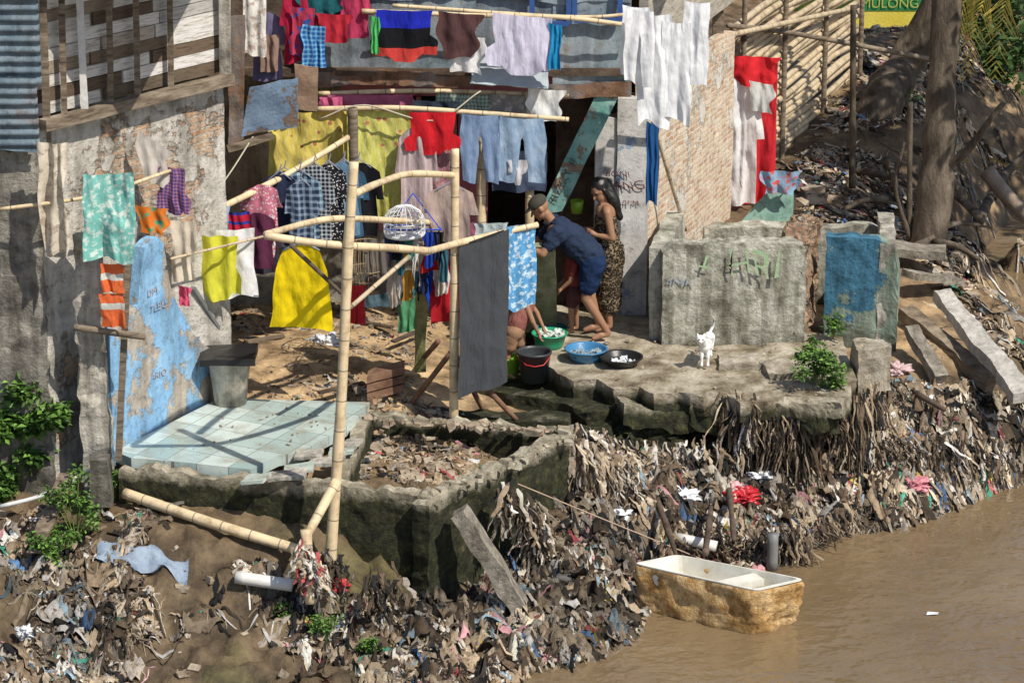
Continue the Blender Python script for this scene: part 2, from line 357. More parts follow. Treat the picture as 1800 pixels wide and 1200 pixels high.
ys=np.concatenate([np.linspace(-60,-8,10)[:-1],np.arange(-8,6,.05),np.arange(6,20,.12),np.linspace(20,140,14)[1:]])
X,Y=np.meshgrid(xs,ys,indexing='ij'); Zb=H0(X,Y); Z=H(X,Y,Zb); V=np.stack([X,Y,Z],-1).reshape(-1,3); nx,ny=len(xs),len(ys)
t=sst(-.42,-.12,Zb)[...,None]; wet=sst(-1.08,-1.2,Z)[...,None]
tc=np.array([.72,.67,.58])*(1-t)+np.array([2.4,2.2,1.9])*t
far=sst(1.2,2.4,Y)[...,None]*sst(1.5,2.2,X)[...,None]; tc=tc*(1-far)+np.array([.95,.85,.72])*far*(.75+.7*sst(-.2,.4,fbm(X*1.1,Y*1.1,70))[...,None])  # far bank colour lowered to paint in the shade beneath the trees
gm=(sst(.05,.35,fbm(X*1.3,Y*1.3,50))*sst(-3.6,-4.4,Y)*sst(0,-1,X))[...,None]; tc=tc*(1-gm*.55)+np.array([.5,.66,.3])*gm*.55
tc=tc*(1-.5*wet)
i,j=np.meshgrid(np.arange(nx-1),np.arange(ny-1),indexing='ij'); a=(i*ny+j).ravel(); Fq=np.stack([a,a+ny,a+ny+1,a+1],-1)
terrain=mk('ground',V,Fq,mud,True,col=tc.reshape(-1,3),kind='structure',label='muddy brown river bank strewn with rubbish')
# water
wm,nt,b=nodes('river_water'); g=nt.nodes.new('ShaderNodeNewGeometry').outputs['Position']
nt.links.new(ramp(nt,noise(nt,g,.7,4),[(.165,.113,.06),(.215,.152,.084)]),b.inputs['Base Color']); b.inputs['Roughness'].default_value=.07; b.inputs['Specular IOR Level'].default_value=.7
mp=nt.nodes.new('ShaderNodeMapping'); mp.inputs['Scale'].default_value=(1,1.3,1); mp.inputs['Rotation'].default_value=(0,0,.4); nt.links.new(g,mp.inputs[0])
hh=mth(nt,'ADD',noise(nt,mp.outputs[0],2.0,3,.5),mth(nt,'MULTIPLY',noise(nt,mp.outputs[0],8,3,.5),.16))
bp=nt.nodes.new('ShaderNodeBump'); bp.inputs['Strength'].default_value=.9; bp.inputs['Distance'].default_value=.06
nt.links.new(hh,bp.inputs['Height']); nt.links.new(bp.outputs[0],b.inputs['Normal'])
mk('river_water',[(-120,-90,-1.2),(120,-90,-1.2),(120,160,-1.2),(-120,160,-1.2)],[[0,1,2,3]],wm,kind='structure',label='calm brown muddy river water')
# ---------------- debris
def inpoly(x,y,P):
    r=np.zeros(x.shape,bool); n=len(P)
    for i in range(n):
        x0,y0=P[i][:2]; x1,y1=P[(i+1)%n][:2]
        c=((y0>y)!=(y1>y))&(x<(x1-x0)*(y-y0)/(y1-y0+1e-12)+x0); r^=c
    return r
def sample(P,n,dens=None):
    P=np.array([list(p)[:2] for p in P]); lo=P.min(0);hi=P.max(0); xs=[];ys=[];c=0
    while c<n:
        x=RNG.uniform(lo[0],hi[0],n*2);y=RNG.uniform(lo[1],hi[1],n*2); k=inpoly(x,y,P)
        if dens is not None: k&=(fbm(x*1.4,y*1.4,77,3)>RNG.normal(dens,.09,len(x)))
        xs.append(x[k]);ys.append(y[k]); c+=k.sum()
    return np.concatenate(xs)[:n],np.concatenate(ys)[:n]
PAL=np.array([(.5,.4,.285),(.66,.56,.43),(.34,.26,.18),(.17,.12,.08),(.06,.045,.032),(.74,.69,.6),(.88,.86,.83),(.02,.02,.022),(.38,.34,.3),(.55,.1,.12),(.68,.36,.4),(.12,.25,.5),(.08,.36,.26),(.6,.46,.1),(.3,.42,.52)])
PW=np.array([18,12,17,16,13,9,6,10,10,1.1,1.5,1.2,.9,.5,2.0]);PW=PW/PW.sum()
scrapm=M('scrap_surface',[(.4,.36,.3),(.9,.87,.83),(1,1,1)],16,rough=.7,bump=.9,bscale=45,attr=True)
def clump(x,y): return .84+.62*vn(x*2.6,y*2.6,5)+.35*vn(x*8,y*8,6)
def scraps(name,P,n,smin,smax,label,lift=.01,tilt=.8,asp=(1,3.2),pw=PW,dens=None,cr=1.0):
    x,y=sample(P,n,dens); h0=H0(x,y); k=h0>-1.24; x=x[k];y=y[k]; n=len(x); z=H(x,y); e=.04
    gx=(H(x+e,y)-H(x-e,y))/(2*e); gy=(H(x,y+e)-H(x,y-e))/(2*e)
    nrm=np.stack([-gx,-gy,np.ones(n)],-1)+RNG.normal(0,tilt*.4,(n,3)); nrm/=np.linalg.norm(nrm,axis=1)[:,None]
    t=np.stack([gx+RNG.normal(0,.6,n),gy+RNG.normal(0,.6,n),RNG.normal(0,.2,n)],-1)
    t-=nrm*(t*nrm).sum(1)[:,None]; t/=np.linalg.norm(t,axis=1)[:,None]+1e-9; s=np.cross(nrm,t)
    sz=smin+(smax-smin)*RNG.random(n)**2.2; ar=RNG.uniform(asp[0],asp[1],n)
    q=5; gu,gv=np.meshgrid(np.linspace(-1,1,q),np.linspace(-1,1,q),indexing='ij'); gu=gu.ravel();gv=gv.ravel()
    round_=1-.28*(gu**2*gv**2)
    a=(gu*round_)[None]*sz[:,None]*ar[:,None]*.5*(1+RNG.normal(0,.16,(n,q*q))); bq=(gv*round_)[None]*sz[:,None]*.5*(1+RNG.normal(0,.25,(n,q*q)))
    R=lambda lo,hi:RNG.uniform(lo,hi,(n,1))
    crm=sz[:,None]*cr*(.22*np.cos(gv[None]*R(2,6)+R(0,6))+.12*np.cos(gu[None]*R(2,6)+gv[None]*R(-2,2)+R(0,6))+RNG.normal(0,.06,(n,q*q))-.06*(gu**2+gv**2)[None])
    V=np.stack([x,y,z+lift],-1)[:,None]+a[...,None]*t[:,None]+bq[...,None]*s[:,None]+(crm+sz[:,None]*.1)[...,None]*nrm[:,None]
    base=[[i*q+j,(i+1)*q+j,(i+1)*q+j+1,i*q+j+1] for i in range(q-1) for j in range(q-1)]
    Fc=(np.array(base)[None]+(np.arange(n)*q*q)[:,None,None]).reshape(-1,4)
    c=PAL[RNG.choice(len(PAL),n,p=pw)]*(RNG.uniform(.75,1.15,n)*clump(x,y))[:,None]; c=np.repeat(np.clip(c,0.01,.85),q*q,0)
    return mk(name,V.reshape(-1,3),Fc,scrapm,True,col=c,kind='stuff',label=label,cat='rubbish')
def strips(name,P,n,lmin,lmax,wmin,wmax,label,pw=PW,dens=None,lump=.03,down=1.0,curl=.4,cs=2,m=9):
    """ribbons laid over the ground, gathered into pleats"""
    x,y=sample(P,n,dens); k=H0(x,y)>-1.22; x=x[k];y=y[k]; n=len(x); e=.08
    gx=(H0(x+e,y)-H0(x-e,y)); gy=(H0(x,y+e)-H0(x,y-e))
    an=np.arctan2(-gy*down+RNG.normal(0,.05,n),-gx*down+RNG.normal(0,.05,n)); L=lmin+(lmax-lmin)*RNG.random(n)**1.8; w=wmin+(wmax-wmin)*RNG.random(n)**2
    px=x.copy();py=y.copy(); Vs=[]; tw=RNG.uniform(-1.,1.,n); lp=RNG.uniform(0,lump,n); kk=2*cs+1; pl=RNG.normal(0,.45,(kk,n))
    for r in range(m):
        z=H(px,py)+.006+lp*np.abs(np.sin(r*RNG.uniform(.5,1.4,n)+RNG.uniform(0,.5,n)))
        wx=-np.sin(an);wy=np.cos(an); f=w*(1-.5*abs(r/(m-1)-.4))*RNG.uniform(.7,1.25,n)
        o=np.stack([wx*np.cos(tw),wy*np.cos(tw),np.sin(tw)],-1)*f[:,None]; up=np.stack([-wy*0,wx*0,np.ones(n)],-1); c=np.stack([px,py,z],-1); pl=pl*.8+RNG.normal(0,.25,(kk,n))
        for q in range(kk):
            Vs.append(c+o*(q/cs-1)+up*(f*(pl[q]+.3*((q%2)*2-1)+.3))[:,None])
        an=an+RNG.normal(0,curl,n); tw=tw+RNG.normal(0,.3,n); px=px+np.cos(an)*L/m; py=py+np.sin(an)*L/m
    V=np.stack(Vs,1).reshape(-1,3); base=[]
    for r in range(m-1):
        b0=r*kk; base+=[[b0+q,b0+q+1,b0+kk+q+1,b0+kk+q] for q in range(kk-1)]
    Fc=(np.array(base)[None]+(np.arange(n)*m*kk)[:,None,None]).reshape(-1,4)
    c=PAL[RNG.choice(len(PAL),n,p=pw)]*(RNG.uniform(.7,1.15,n)*clump(x,y))[:,None]; c=np.repeat(np.clip(c,0.01,.85),m*kk,0)
    return mk(name,V,Fc,scrapm,True,col=c,kind='stuff',label=label,cat='rubbish')
bankA=[G(-60,870,-.35),G(210,880,-.4),G(330,950,-.45),G(590,1010,-.6),G(740,1060,-.9),G(860,1010,-.95),G(1000,880,-.7),G(1010,770,-.3),G(1150,780,-.4),G(1300,780,-.45),G(1480,720,-.4),G(1560,650,-.25),G(1590,610,-.25),G(1660,600,-.2),G(1830,640,-.5),G(1830,860,-1.2),G(1620,920,-1.2),G(1400,985,-1.2),G(1150,1000,-1.2),G(1130,1120,-1.2),G(880,1215,-1.2),G(-60,1260,-1.1)]
left=[G(-60,870,-.35),G(210,880,-.4),G(330,950,-.45),G(590,1010,-.6),G(740,1060,-.9),G(900,1100,-1.08),G(900,1210,-1.2),G(-60,1260,-1.1)]
hot=[G(820,1060,-1.0),G(900,950,-.85),G(1000,850,-.6),G(1010,770,-.3),G(1300,790,-.45),G(1500,710,-.4),G(1600,690,-.4),G(1830,700,-.6),G(1830,860,-1.2),G(1400,985,-1.2),G(1150,1000,-1.2),G(1130,1120,-1.2),G(900,1190,-1.2),G(500,1130,-1.0),G(600,1080,-.9)]
PD=PW.copy(); PD[6]*=.3; PD[5]*=.5; PD/=PD.sum()
strips('rag_strips',hot,8500,.12,.55,.005,.024,'matted stringy rags and plastic strips draped over the bank',cs=1)
strips('draped_rags',hot,2300,.15,.5,.03,.09,'wrinkled cloths and plastic sheets draped down the bank',lump=.02,curl=.2)
scraps('rubbish',hot,3600,.02,.085,'dense matted crumpled plastic and rags on the bank',.012,1.0)
strips('rag_strips',left,3000,.1,.5,.005,.024,'brown rags half buried in the mud',dens=.16,lump=.015,cs=1)
strips('draped_rags',left,420,.15,.5,.03,.09,'muddy cloths lying on the bank',lump=.015,curl=.25,dens=.12)
scraps('rubbish',left,2000,.015,.07,'small litter scattered over bare mud',.004,.6,dens=.08)
yard=[G(380,530,0),G(780,530,0),G(740,640,0),G(700,700,0),G(640,705,0),G(440,700,0),G(400,650,0)]
PY=PW.copy(); PY[6]*=1.5; PY[[3,4]]*=1.3; PY/=PY.sum()
scraps('yard_litter',yard,420,.012,.05,'small litter and wood chips on the dirt yard',.004,.5,pw=PY,dens=.0)
strips('twigs',yard,260,.05,.2,.003,.012,'twigs and straw on the dirt yard',lump=.01,cs=1)
pit=[G(640,735,-.3),G(970,770,-.3),G(780,850,-.3),G(600,840,-.3)]
scraps('pit_litter',pit,260,.02,.08,'litter and chips inside the walled pit',.01,.7)
strips('pit_twigs',pit,320,.06,.28,.004,.02,'dark rags and twigs in the pit',pw=PD,cs=1)
farb=[G(1290,400,.1),G(1480,400,.05),G(1640,480,-.1),G(1700,600,-.3),G(1830,640,-.5),G(1830,540,-.9),G(1690,470,-.5),G(1830,400,-.6),G(1700,320,-.4),G(1780,150,.1),G(1700,40,.5),G(1490,40,.5),G(1490,210,.2)]
scraps('rubbish',farb,1700,.03,.13,'sparse litter on the shaded bank beneath the trees',.01,.8,dens=.05)
strips('rag_strips',farb,4200,.15,.7,.006,.03,'roots, twigs and rags on the shaded bank',pw=PD,dens=.05,cs=1,lump=.05)
def rags(name,pts,n,lmin,lmax,label,w=(.006,.028),out=.05,cols=None):
    Vs=[];Fs=[];Cs=[];off=0; cols=PAL[cols or [0,1,2,3,4,3,7,8,2,5,4,0,7,6]]
    for i in range(n):
        k=random.randrange(len(pts)-1); t=random.random(); p=Vector(pts[k]).lerp(Vector(pts[k+1]),t)+Vector((random.gauss(0,.04),random.gauss(-out,.03),random.gauss(0,.05)))
        L=random.uniform(lmin,lmax)*(.6+.5*float(vn(p.x*5,p.y*5,3))+.2); ww=random.uniform(*w); m=9; an=random.uniform(-1.4,1.4); c=cols[random.randrange(len(cols))]*random.uniform(.6,1.2)
        ph=random.random()*6; sway=random.gauss(0,.09)
        for r in range(m):
            f=r/(m-1); an+=random.gauss(0,.3); dx,dy=math.cos(an),math.sin(an)*.7; q=p+Vector((sway*f+.012*math.sin(ph+r*1.3),-.07*math.sin(min(1,f*3)*1.57)-.05*f,-L*f)); w2=ww*(1-.4*f)*random.uniform(.6,1.4)
            Vs.append(q+Vector((dx,dy,0))*w2); Vs.append(q+Vector((random.gauss(0,.004),-.008,0))); Vs.append(q-Vector((dx,dy,0))*w2); Cs+= [c]*3
            if r: 
                b0=off+r*3; Fs.append([b0-3,b0-2,b0+1,b0]); Fs.append([b0-2,b0-1,b0+2,b0+1])
        off+=m*3
    return mk(name,Vs,Fs,scrapm,True,col=np.array(Cs),kind='stuff',label=label,cat='rags')
rags('hanging_rags',[G(1275,695,.0),G(1325,705,.0)],110,.15,.45,'brown rags and plastic strips hanging off the slab edge',(.006,.024))
rags('hanging_rags',[G(1300,725,-.15),G(1400,730,-.15),G(1500,705,-.15),G(1540,690,-.2)],460,.3,.8,'long dark plastic strips hanging under the slab corner',(.004,.02),.02,[3,4,7,7,3,2,0])
rags('hanging_rags',[G(1010,755,-.15),G(1080,775,-.35),G(1300,790,-.5)],330,.1,.4,'dirty rags hanging below the concrete ledge',(.005,.028))
rags('hanging_rags',[G(885,850,-.02),G(930,880,-.3),G(960,930,-.6)],190,.15,.6,'dark rags draped over the pit wall side',(.006,.03),.09)
rags('hanging_rags',[G(1000,765,-.05),G(1050,800,-.3),G(1120,830,-.5)],200,.15,.45,'pale rags caught at the pit wall corner',(.006,.032),.05,[0,1,5,2,3,8])
rags('hanging_rags',[G(640,1010,-.45),G(700,1010,-.5),G(560,980,-.5)],50,.15,.35,'torn black and grey rags against the wall base',(.01,.03),.05,[3,4,7,7,8])
rags('hanging_rags',[G(1480,760,-.5),G(1600,780,-.65),G(1760,780,-.75)],500,.15,.4,'strips of rag trailing down the rubbish slope',(.005,.03))
rags('hanging_rags',[G(1150,960,-.95),G(1280,940,-.98),G(1400,940,-.95),G(1500,880,-.95)],340,.12,.3,'black rags trailing into the water edge',(.004,.022),.03,[3,4,7,2,3,0])
def rubble(name,P,n,smin,smax,mat,label,zf=None,dens=None):
    x,y=sample(P,n,dens); z=(H(x,y) if zf is None else np.full(n,zf)); Vs=[];Fs=[];off=0
    for i in range(n):
        s=smin+(smax-smin)*random.random()**2.5; dims=Vector((s*random.uniform(.7,1.5),s*random.uniform(.5,1),s*random.uniform(.35,.7)))
        R=Matrix.Rotation(random.uniform(0,6.3),3,'Z')@Matrix.Rotation(random.gauss(0,.4),3,'X')
        for c in ((-1,-1,-1),(1,-1,-1),(1,1,-1),(-1,1,-1),(-1,-1,1),(1,-1,1),(1,1,1),(-1,1,1)):
            v=Vector([c[k]*dims[k]*.5*random.uniform(.6,1.1) for k in range(3)]); Vs.append(R@v+Vector((x[i],y[i],z[i]+s*.1)))
        Fs+=[[off+k for k in f] for f in ((0,3,2,1),(4,5,6,7),(0,1,5,4),(1,2,6,5),(2,3,7,6),(3,0,4,7))]; off+=8
    return mk(name,Vs,Fs,mat,kind='stuff',label=label,cat='rubble')
rub=M('rubble',[(.09,.07,.05),(.26,.2,.14),(.44,.37,.28),(.32,.18,.12)],7,bump=.7)
rubble('rubble',yard,420,.015,.08,rub,'broken brick and concrete bits on the yard',dens=-.05)
rubble('rubble',pit,200,.02,.13,rub,'broken concrete and bricks in the pit')
rubble('rubble',bankA,90,.03,.13,rub,'stones and brick chunks on the bank')
rubble('rubble',farb,220,.04,.22,rub,'stones and clods on the shaded bank')
rubble('rubble',[G(1000,765,-.35),G(1150,800,-.5),G(1330,800,-.5),G(1300,770,-.45),G(1050,750,-.3)],110,.08,.28,concmoss,'mossy broken concrete blocks below the ledge')
rubble('rubble',[G(640,725,.0),G(1000,748,.0),G(1000,762,-.02),G(640,740,-.02)],60,.04,.13,rub,'broken lumps along the pit wall',-.04)
rubble('rubble',[G(750,860,.0),G(1000,755,.0),G(1010,770,.0),G(760,885,.0)],50,.03,.11,concmoss,'mossy lumps on the broken wall top',-.02)
plat=[G(985,655,.06),G(1100,676,.06),G(1220,688,.06),G(1480,700,.06),G(1480,600,.06),G(1165,590,.06),G(980,590,.06)]
rubble('rubble',plat,70,.015,.06,rub,'small chips of concrete on the platform',.06)
# ---------------- platform, ledges, pit
wetc=M('wet_concrete',[(.1,.075,.05),(.27,.22,.15),(.48,.42,.32),(.62,.56,.46)],3.2,rough=.42,bump=1.1,moss=dict(top=.01,h=.09,a=.96))
poly_slab('concrete_platform',[G(985,655,.06),G(1010,668,.06),G(1050,664,.06),G(1080,680,.06),G(1125,676,.06),G(1150,690,.06),G(1190,684,.06),G(1240,694,.06),G(1275,688,.06),G(1300,706,.06),G(1350,700,.06),G(1380,692,.06),G(1440,694,.06),G(1485,688,.06),G(1505,660,.06),G(1480,590,.06),G(1300,560,.06),G(1165,570,.06),G(1180,520,.06),G(960,535,.06),G(940,590,.06),G(960,640,.06)],.04,.2,
   wetc,'worn wet concrete washing platform above the river',amp=.05,fr=5,jz=.6,cuts=4,emin=.05)
poly_slab('concrete_ledge',[G(750,662,-.1),G(870,680,-.1),G(985,700,-.1),G(1030,716,-.1),G(1090,708,-.1),G(1150,722,-.1),G(1230,716,-.1),G(1300,730,-.1),G(1345,712,-.1),G(1370,690,-.1),G(1300,640,-.1),G(1000,600,-.1),G(960,560,-.1),G(880,600,-.1),G(800,640,-.1)],-.15,.2,concmoss,'mossy lower concrete ledge stepping to the river',amp=.07,fr=5,jz=.6,cuts=4,emin=.055)
wall('retaining_wall',G(720,735,-.15),G(1000,745,-.15),.3,-.9,-.14,concmoss,'mossy concrete retaining wall under the ledge',amp=.05,res=.05)
moss_shade=M('undercut_moss_shade',[(.012,.012,.009),(.04,.037,.024),(.09,.08,.05)],7,bump=1.2)  # near-black moss, with the shade under the slab put into its colour
wall('retaining_wall',G(1000,700,-.2),G(1480,690,-.2),.35,-1.0,-.3,moss_shade,'dark recessed undercut wall below the platform',amp=.1,res=.06)
for (u0,v0,u1,v1,w_,h_,z1) in ((1215,712,1325,748,.36,.24,-.3),(1345,712,1490,712,.5,.16,-.02),(1420,735,1475,742,.3,.2,-.35),(1090,722,1180,740,.3,.18,-.25)):
    V,Fc,UV=beamd(G(u0,v0,-.12),G(u1,v1,z1)+Vector((0,.05,0)),w_,h_,.08,.04,fr=5); mk('slab_fragment',V,Fc,concmoss,uv=UV,label='drooping broken chunk of mossy concrete slab',cat='concrete chunk',group='broken slab chunks')
V,Fc,UV=beamd(G(1400,730,-.2)+Vector((0,.2,0)),G(1385,825,-.7)+Vector((0,.3,-.2)),.34,.3,.08,.05,Vector((0,1,0))); mk('concrete_pier',V,Fc,moss_shade,uv=UV,label='leaning mossy pier beneath the slab corner',cat='pier')
wig=lambda a,f,p:(lambda t:a+.03*vn(t*f,p,0)+.025*vn(t*f*3.3,p,5)+.015*vn(t*f*9,p,1))
wall('pit_front_wall',G(208,822,0),G(752,868,0),.14,-1.1,.0,concmoss,'mossy front wall of the walled pit',amp=.035,ztop=wig(-.01,7,1),res=.04,fr=6)
wall('pit_side_wall',G(752,880,0),G(1003,765,0),.17,-1.15,.0,concmoss,'mossy broken side wall of the pit',amp=.04,ztop=wig(-.02,8,4),res=.04,fr=6)
wall('pit_back_wall',G(640,722,0),G(1003,752,0),.12,-.6,-.02,concmoss,'low crumbling back wall of the pit',amp=.04,ztop=wig(-.05,9,8),res=.045)
wall('pit_inner_wall',G(600,855,0),G(655,725,0),.13,-.6,-.01,concmoss,'low mossy wall between tiles and pit',amp=.04,ztop=wig(-.03,9,12),res=.045)
bl0,bl1=G(200,800,0),G(372,705,0); ang=math.atan2(bl1.y-bl0.y,bl1.x-bl0.x)
tile=M('floor_tile',[(.75,.8,.8),(1,1,1)],1.2,rough=.12,bump=.1,bscale=6,spec=.8,brick=dict(w=.3,h=.3,off=0,m=.004,c1=(.32,.43,.41),c2=(.62,.7,.66),mc=(.17,.18,.15),rot=-ang,ov=0,md=.3,jit=0))
nt=tile.node_tree; bs=nt.nodes['Principled BSDF']; src=bs.inputs['Base Color'].links[0].from_socket; g=nt.nodes.new('ShaderNodeNewGeometry').outputs['Position']
dm=ramp(nt,noise(nt,g,3.5,8,.75),[(0,0,0),(1,1,1)],.47,.66); nt.links.new(mixc(nt,mth(nt,'MULTIPLY',dm,.75),src,(.26,.22,.16)),bs.inputs['Base Color'])
nt.links.new(ramp(nt,noise(nt,g,3.5,7,.7),[(.05,.05,.05),(.5,.5,.5)],.45,.7),bs.inputs['Roughness'])
poly_slab('tiled_floor',[G(385,705,0),G(650,712,0),G(625,745,0),G(590,765,0),G(560,780,0),G(530,800,0),G(490,806,0),G(440,830,0),G(400,826,0),G(330,818,0),G(230,810,0),G(200,798,0)],.03,.1,tile,'pale green glazed tile floor of a demolished room','floor',amp=.003)
for i,(u,v,w) in enumerate([(545,812,.3),(500,826,.26),(470,838,.34),(580,795,.22),(600,780,.15),(430,842,.2),(520,800,.25)]):
    p=G(u,v,.03); q=p+Vector((w,.08*random.uniform(-1,1),.03)); V,Fc,UV=beamd(p,q,.2,.03,.02,.04); mk('broken_tile',V,Fc,M('tile_shard',[(.3,.38,.35),(.5,.56,.5),(.2,.18,.14)],6,rough=.3,bump=.2) if i%2 else conc,uv=UV,label='broken slab of pale tile at the floor edge',cat='tile',group='broken tiles at floor edge')
rubble('rubble',[G(240,800,.04),G(500,805,.04),G(600,750,.04),G(600,720,.04),G(420,712,.04)],55,.008,.035,rub,'grit and crumbs on the tiled floor',.04)
# ---------------- left blue wall
bluew=M('blue_paint',[(.18,.34,.54),(.26,.48,.72),(.38,.58,.78)],2,bump=.6,peel=dict(s=2.3,t=.47,c=(.52,.46,.39)),moss=dict(top=.12,h=.3,a=.5),streak=.35)
bp0=bl0+Vector((.0,0,0)); bp1=bl1
bw=wall('painted_wall',bp0,bp1,.1,-.1,1.9,bluew,'peeling sky blue plaster wall with faded orange writing',amp=.02,res=.04,
   ztop=lambda t:np.interp(t,[0,.2,.3,.36,.5,.57,.62,.72,.82,.9,1],[1.15,1.2,1.3,1.8,1.84,1.75,1.25,1.05,.75,.66,.5])+.03*vn(t*14,3,1))
d=(bp1-bp0).normalized(); nn=Vector((d.y,-d.x,0)); og=M('orange_faded',[(.3,.42,.58),(.48,.33,.28)],11)
for s_,t_,z_,sz_ in (('DM',.38,1.3,.11),('TLBU',.4,1.14,.11),('ARIO',.38,.5,.11)):
    text(s_,bp0.lerp(bp1,t_)+nn*.012+Vector((0,0,z_)),d,(0,0,1),sz_,og,bw,wob=.14)
# left concrete house
h=empty('brick_house','two storey shack, concrete and exposed brick below, planks above','house')
A0=Vector((-4.12,-3.3,0)); B0=Vector((-2.66,-1.5,0)); dn=(B0-A0).normalized()
cbrick=M('plaster_over_brick',[(.24,.22,.19),(.46,.43,.38),(.66,.62,.56),(.4,.37,.32)],2.8,bump=1,brick=dict(w=.2,h=.065,c1=(.46,.29,.19),c2=(.6,.45,.34),mc=(.5,.46,.4),cover=.43,cs=1.5,m=.01),streak=.4)
wall('side_wall',A0,B0,.14,-.3,3.0,cbrick,parent=h,label='grey plaster falling off orange brick',amp=.02)
wall('front_wall',(-7,-3.32),(-4.1,-3.32),.14,-.6,2.82,M('raw_concrete',[(.1,.09,.08),(.25,.23,.2),(.44,.41,.35)],3.5,bump=1.5,bscale=12,streak=.6,moss=dict(top=.1,h=.8,a=.7)),parent=h,amp=.04,res=.06,fr=6)
wall('floor_beam',A0+Vector((.12,-.12,0)),B0+Vector((.12,-.12,0)),.1,3.0,3.1,wood,parent=h)
plankm=M('plank_grain',[(.4,.35,.3),(.9,.88,.85),(1,1,1)],6,bump=.6,attr=True,stretch=(1,1,9))
def planks(name,p0,p1,z0,z1,hh,cols,parent,label=None,th=.025):
    p0=Vector(p0);p1=Vector(p1); parts=[];cc=[]; z=z0
    while z<z1:
        t=0
        while t<1:
            t2=min(1,t+random.uniform(.25,.7)); a=p0.lerp(p1,t+.003);b_=p0.lerp(p1,t2-.003); o=random.uniform(-.012,.012)
            v,f,u=hexd(wallc((a.x+o,a.y+o),(b_.x+o,b_.y+o),th,z+random.uniform(-.008,.004),z+hh-.008),(6,1,1),.006); c=np.array(random.choice(cols))*random.uniform(.7,1.15)
            parts.append((v,f,u)); cc.append(np.repeat(c[None],len(v),0)); t=t2
        z+=hh
    V,Fc,UV=join(parts); return mk(name,V,Fc,plankm,uv=UV,col=np.concatenate(cc),parent=parent,label=label)
planks('upper_wall',A0,B0,3.1,4.4,.115,[(.22,.17,.12),(.34,.28,.22),(.8,.78,.75),(.5,.44,.38),(.18,.13,.09),(.82,.8,.78),(.75,.73,.7)],h,'weathered brown and whitewashed horizontal planks')
for t,wd in ((.03,.06),(.12,.05),(.36,.05),(.5,.05),(.68,.05),(.98,.1)):
    p=A0.lerp(B0,t)+Vector((.06,-.06,0)); beam('post',p+Vector((0,0,3.02)),p+Vector((.03,0,4.4)),wd,wd*.8,wood if t<.9 else conc,parent=h)
p=A0.lerp(B0,.22)+Vector((.07,-.07,0)); beam('post',p+Vector((0,0,3.1)),p+Vector((0,0,4.4)),.06,.03,M('white_wood',[(.55,.53,.5),(.75,.73,.7)],9),parent=h,label='whitewashed batten')
def corr(name,p0,p1,z0,z1,mat,parent=None,horiz=True,per=.09,amp=.016,label=None,cat=None):
    p0=Vector(p0);p1=Vector(p1); d=(p1-p0); L=d.length; d.normalize(); nv=Vector((d.y,-d.x,0)); nu=24 if horiz else int(L/per*6); nz=int((z1-z0)/per*6) if horiz else 12
    V=[];Fc=[];UV=[]
    for i in range(nu+1):
        for j in range(nz+1):
            s=L*i/nu; z=z0+(z1-z0)*j/nz; w=amp*math.sin(2*math.pi*(z if horiz else s)/per)+.03*float(fbm(s*2+p0.x,z*2,3)); 
            if j in(0,nz): z+=.03*float(vn(s*4,z,8))
            q=p0+d*s+nv*w
            V.append((q.x,q.y,z)); UV.append((s,z))
    for i in range(nu):
        for j in range(nz): k=i*(nz+1)+j; Fc.append([k,k+nz+1,k+nz+2,k+1])
    return mk(name,V,Fc,mat,True,uv=UV,parent=parent,label=label,cat=cat)
bluemetal=M('blue_grey_metal',[(.12,.17,.2),(.22,.28,.32),(.33,.38,.41),(.24,.16,.12)],1.8,rough=.42,bump=.3,spec=.5,streak=.4)
slate=M('slate_metal',[(.06,.1,.13),(.11,.16,.2),(.17,.22,.26),(.12,.08,.06)],1.8,rough=.5,bump=.3,spec=.4,streak=.5)
corr('metal_cladding',(-7,-3.42,0),(-4.02,-3.42,0),3.42,4.5,slate,h,label='blue grey corrugated metal sheet')
corr('metal_cladding',(-7,-3.46,0),(-4.06,-3.46,0),2.84,3.5,slate,h)
wall('roof',(-7,-3.6),(-2.5,-3.6),5,4.5,4.56,bluemetal,parent=h,amp=.01,res=.5)
wall('floor_slab',(-7,-3.2),(-4.0,-3.2),3.5,2.85,2.95,wood,parent=h,res=.5)
wall('back_wall',(-7,1.4),(-3.4,1.4),.12,-.2,4.5,conc,parent=h,res=.4)
wall('concrete_post',F(140,700,-3.45),F(188,700,-3.45),.18,-.45,2.1,conc,'rough broken concrete post at house corner','post',amp=.05,res=.045,fr=6)
beam('wooden_pole',F(225,460,-3.5),F(208,808,-3.5),.055,.055,wood,'thin old wooden pole against blue wall','pole')
tube('wooden_pole',[F(130,575,-3.6),F(255,592,-3.6)],.03,.03,wood,label='short wooden crossbar tied to pole',cat='pole')
tube('bamboo_pole',[F(0,368,-3.55),F(160,345,-3.5),F(300,300,-2.6)],.018,.016,bamboo,label='thin bamboo clothes rail along wall',cat='bamboo pole')
beam('metal_channel',F(335,505,-1.9),F(420,640,-1.3),.1,.03,plain('zinc',(.35,.38,.4),.4,.5,.6),'grey zinc gutter leaning by wall','gutter')
beam('concrete_stub',G(180,850,-.1)+Vector((0,0,-.2)),G(178,850,-.1)+Vector((0,0,.25)),.17,.17,concdark,'short concrete stub at wall corner','post',amp=.03,res=.05)
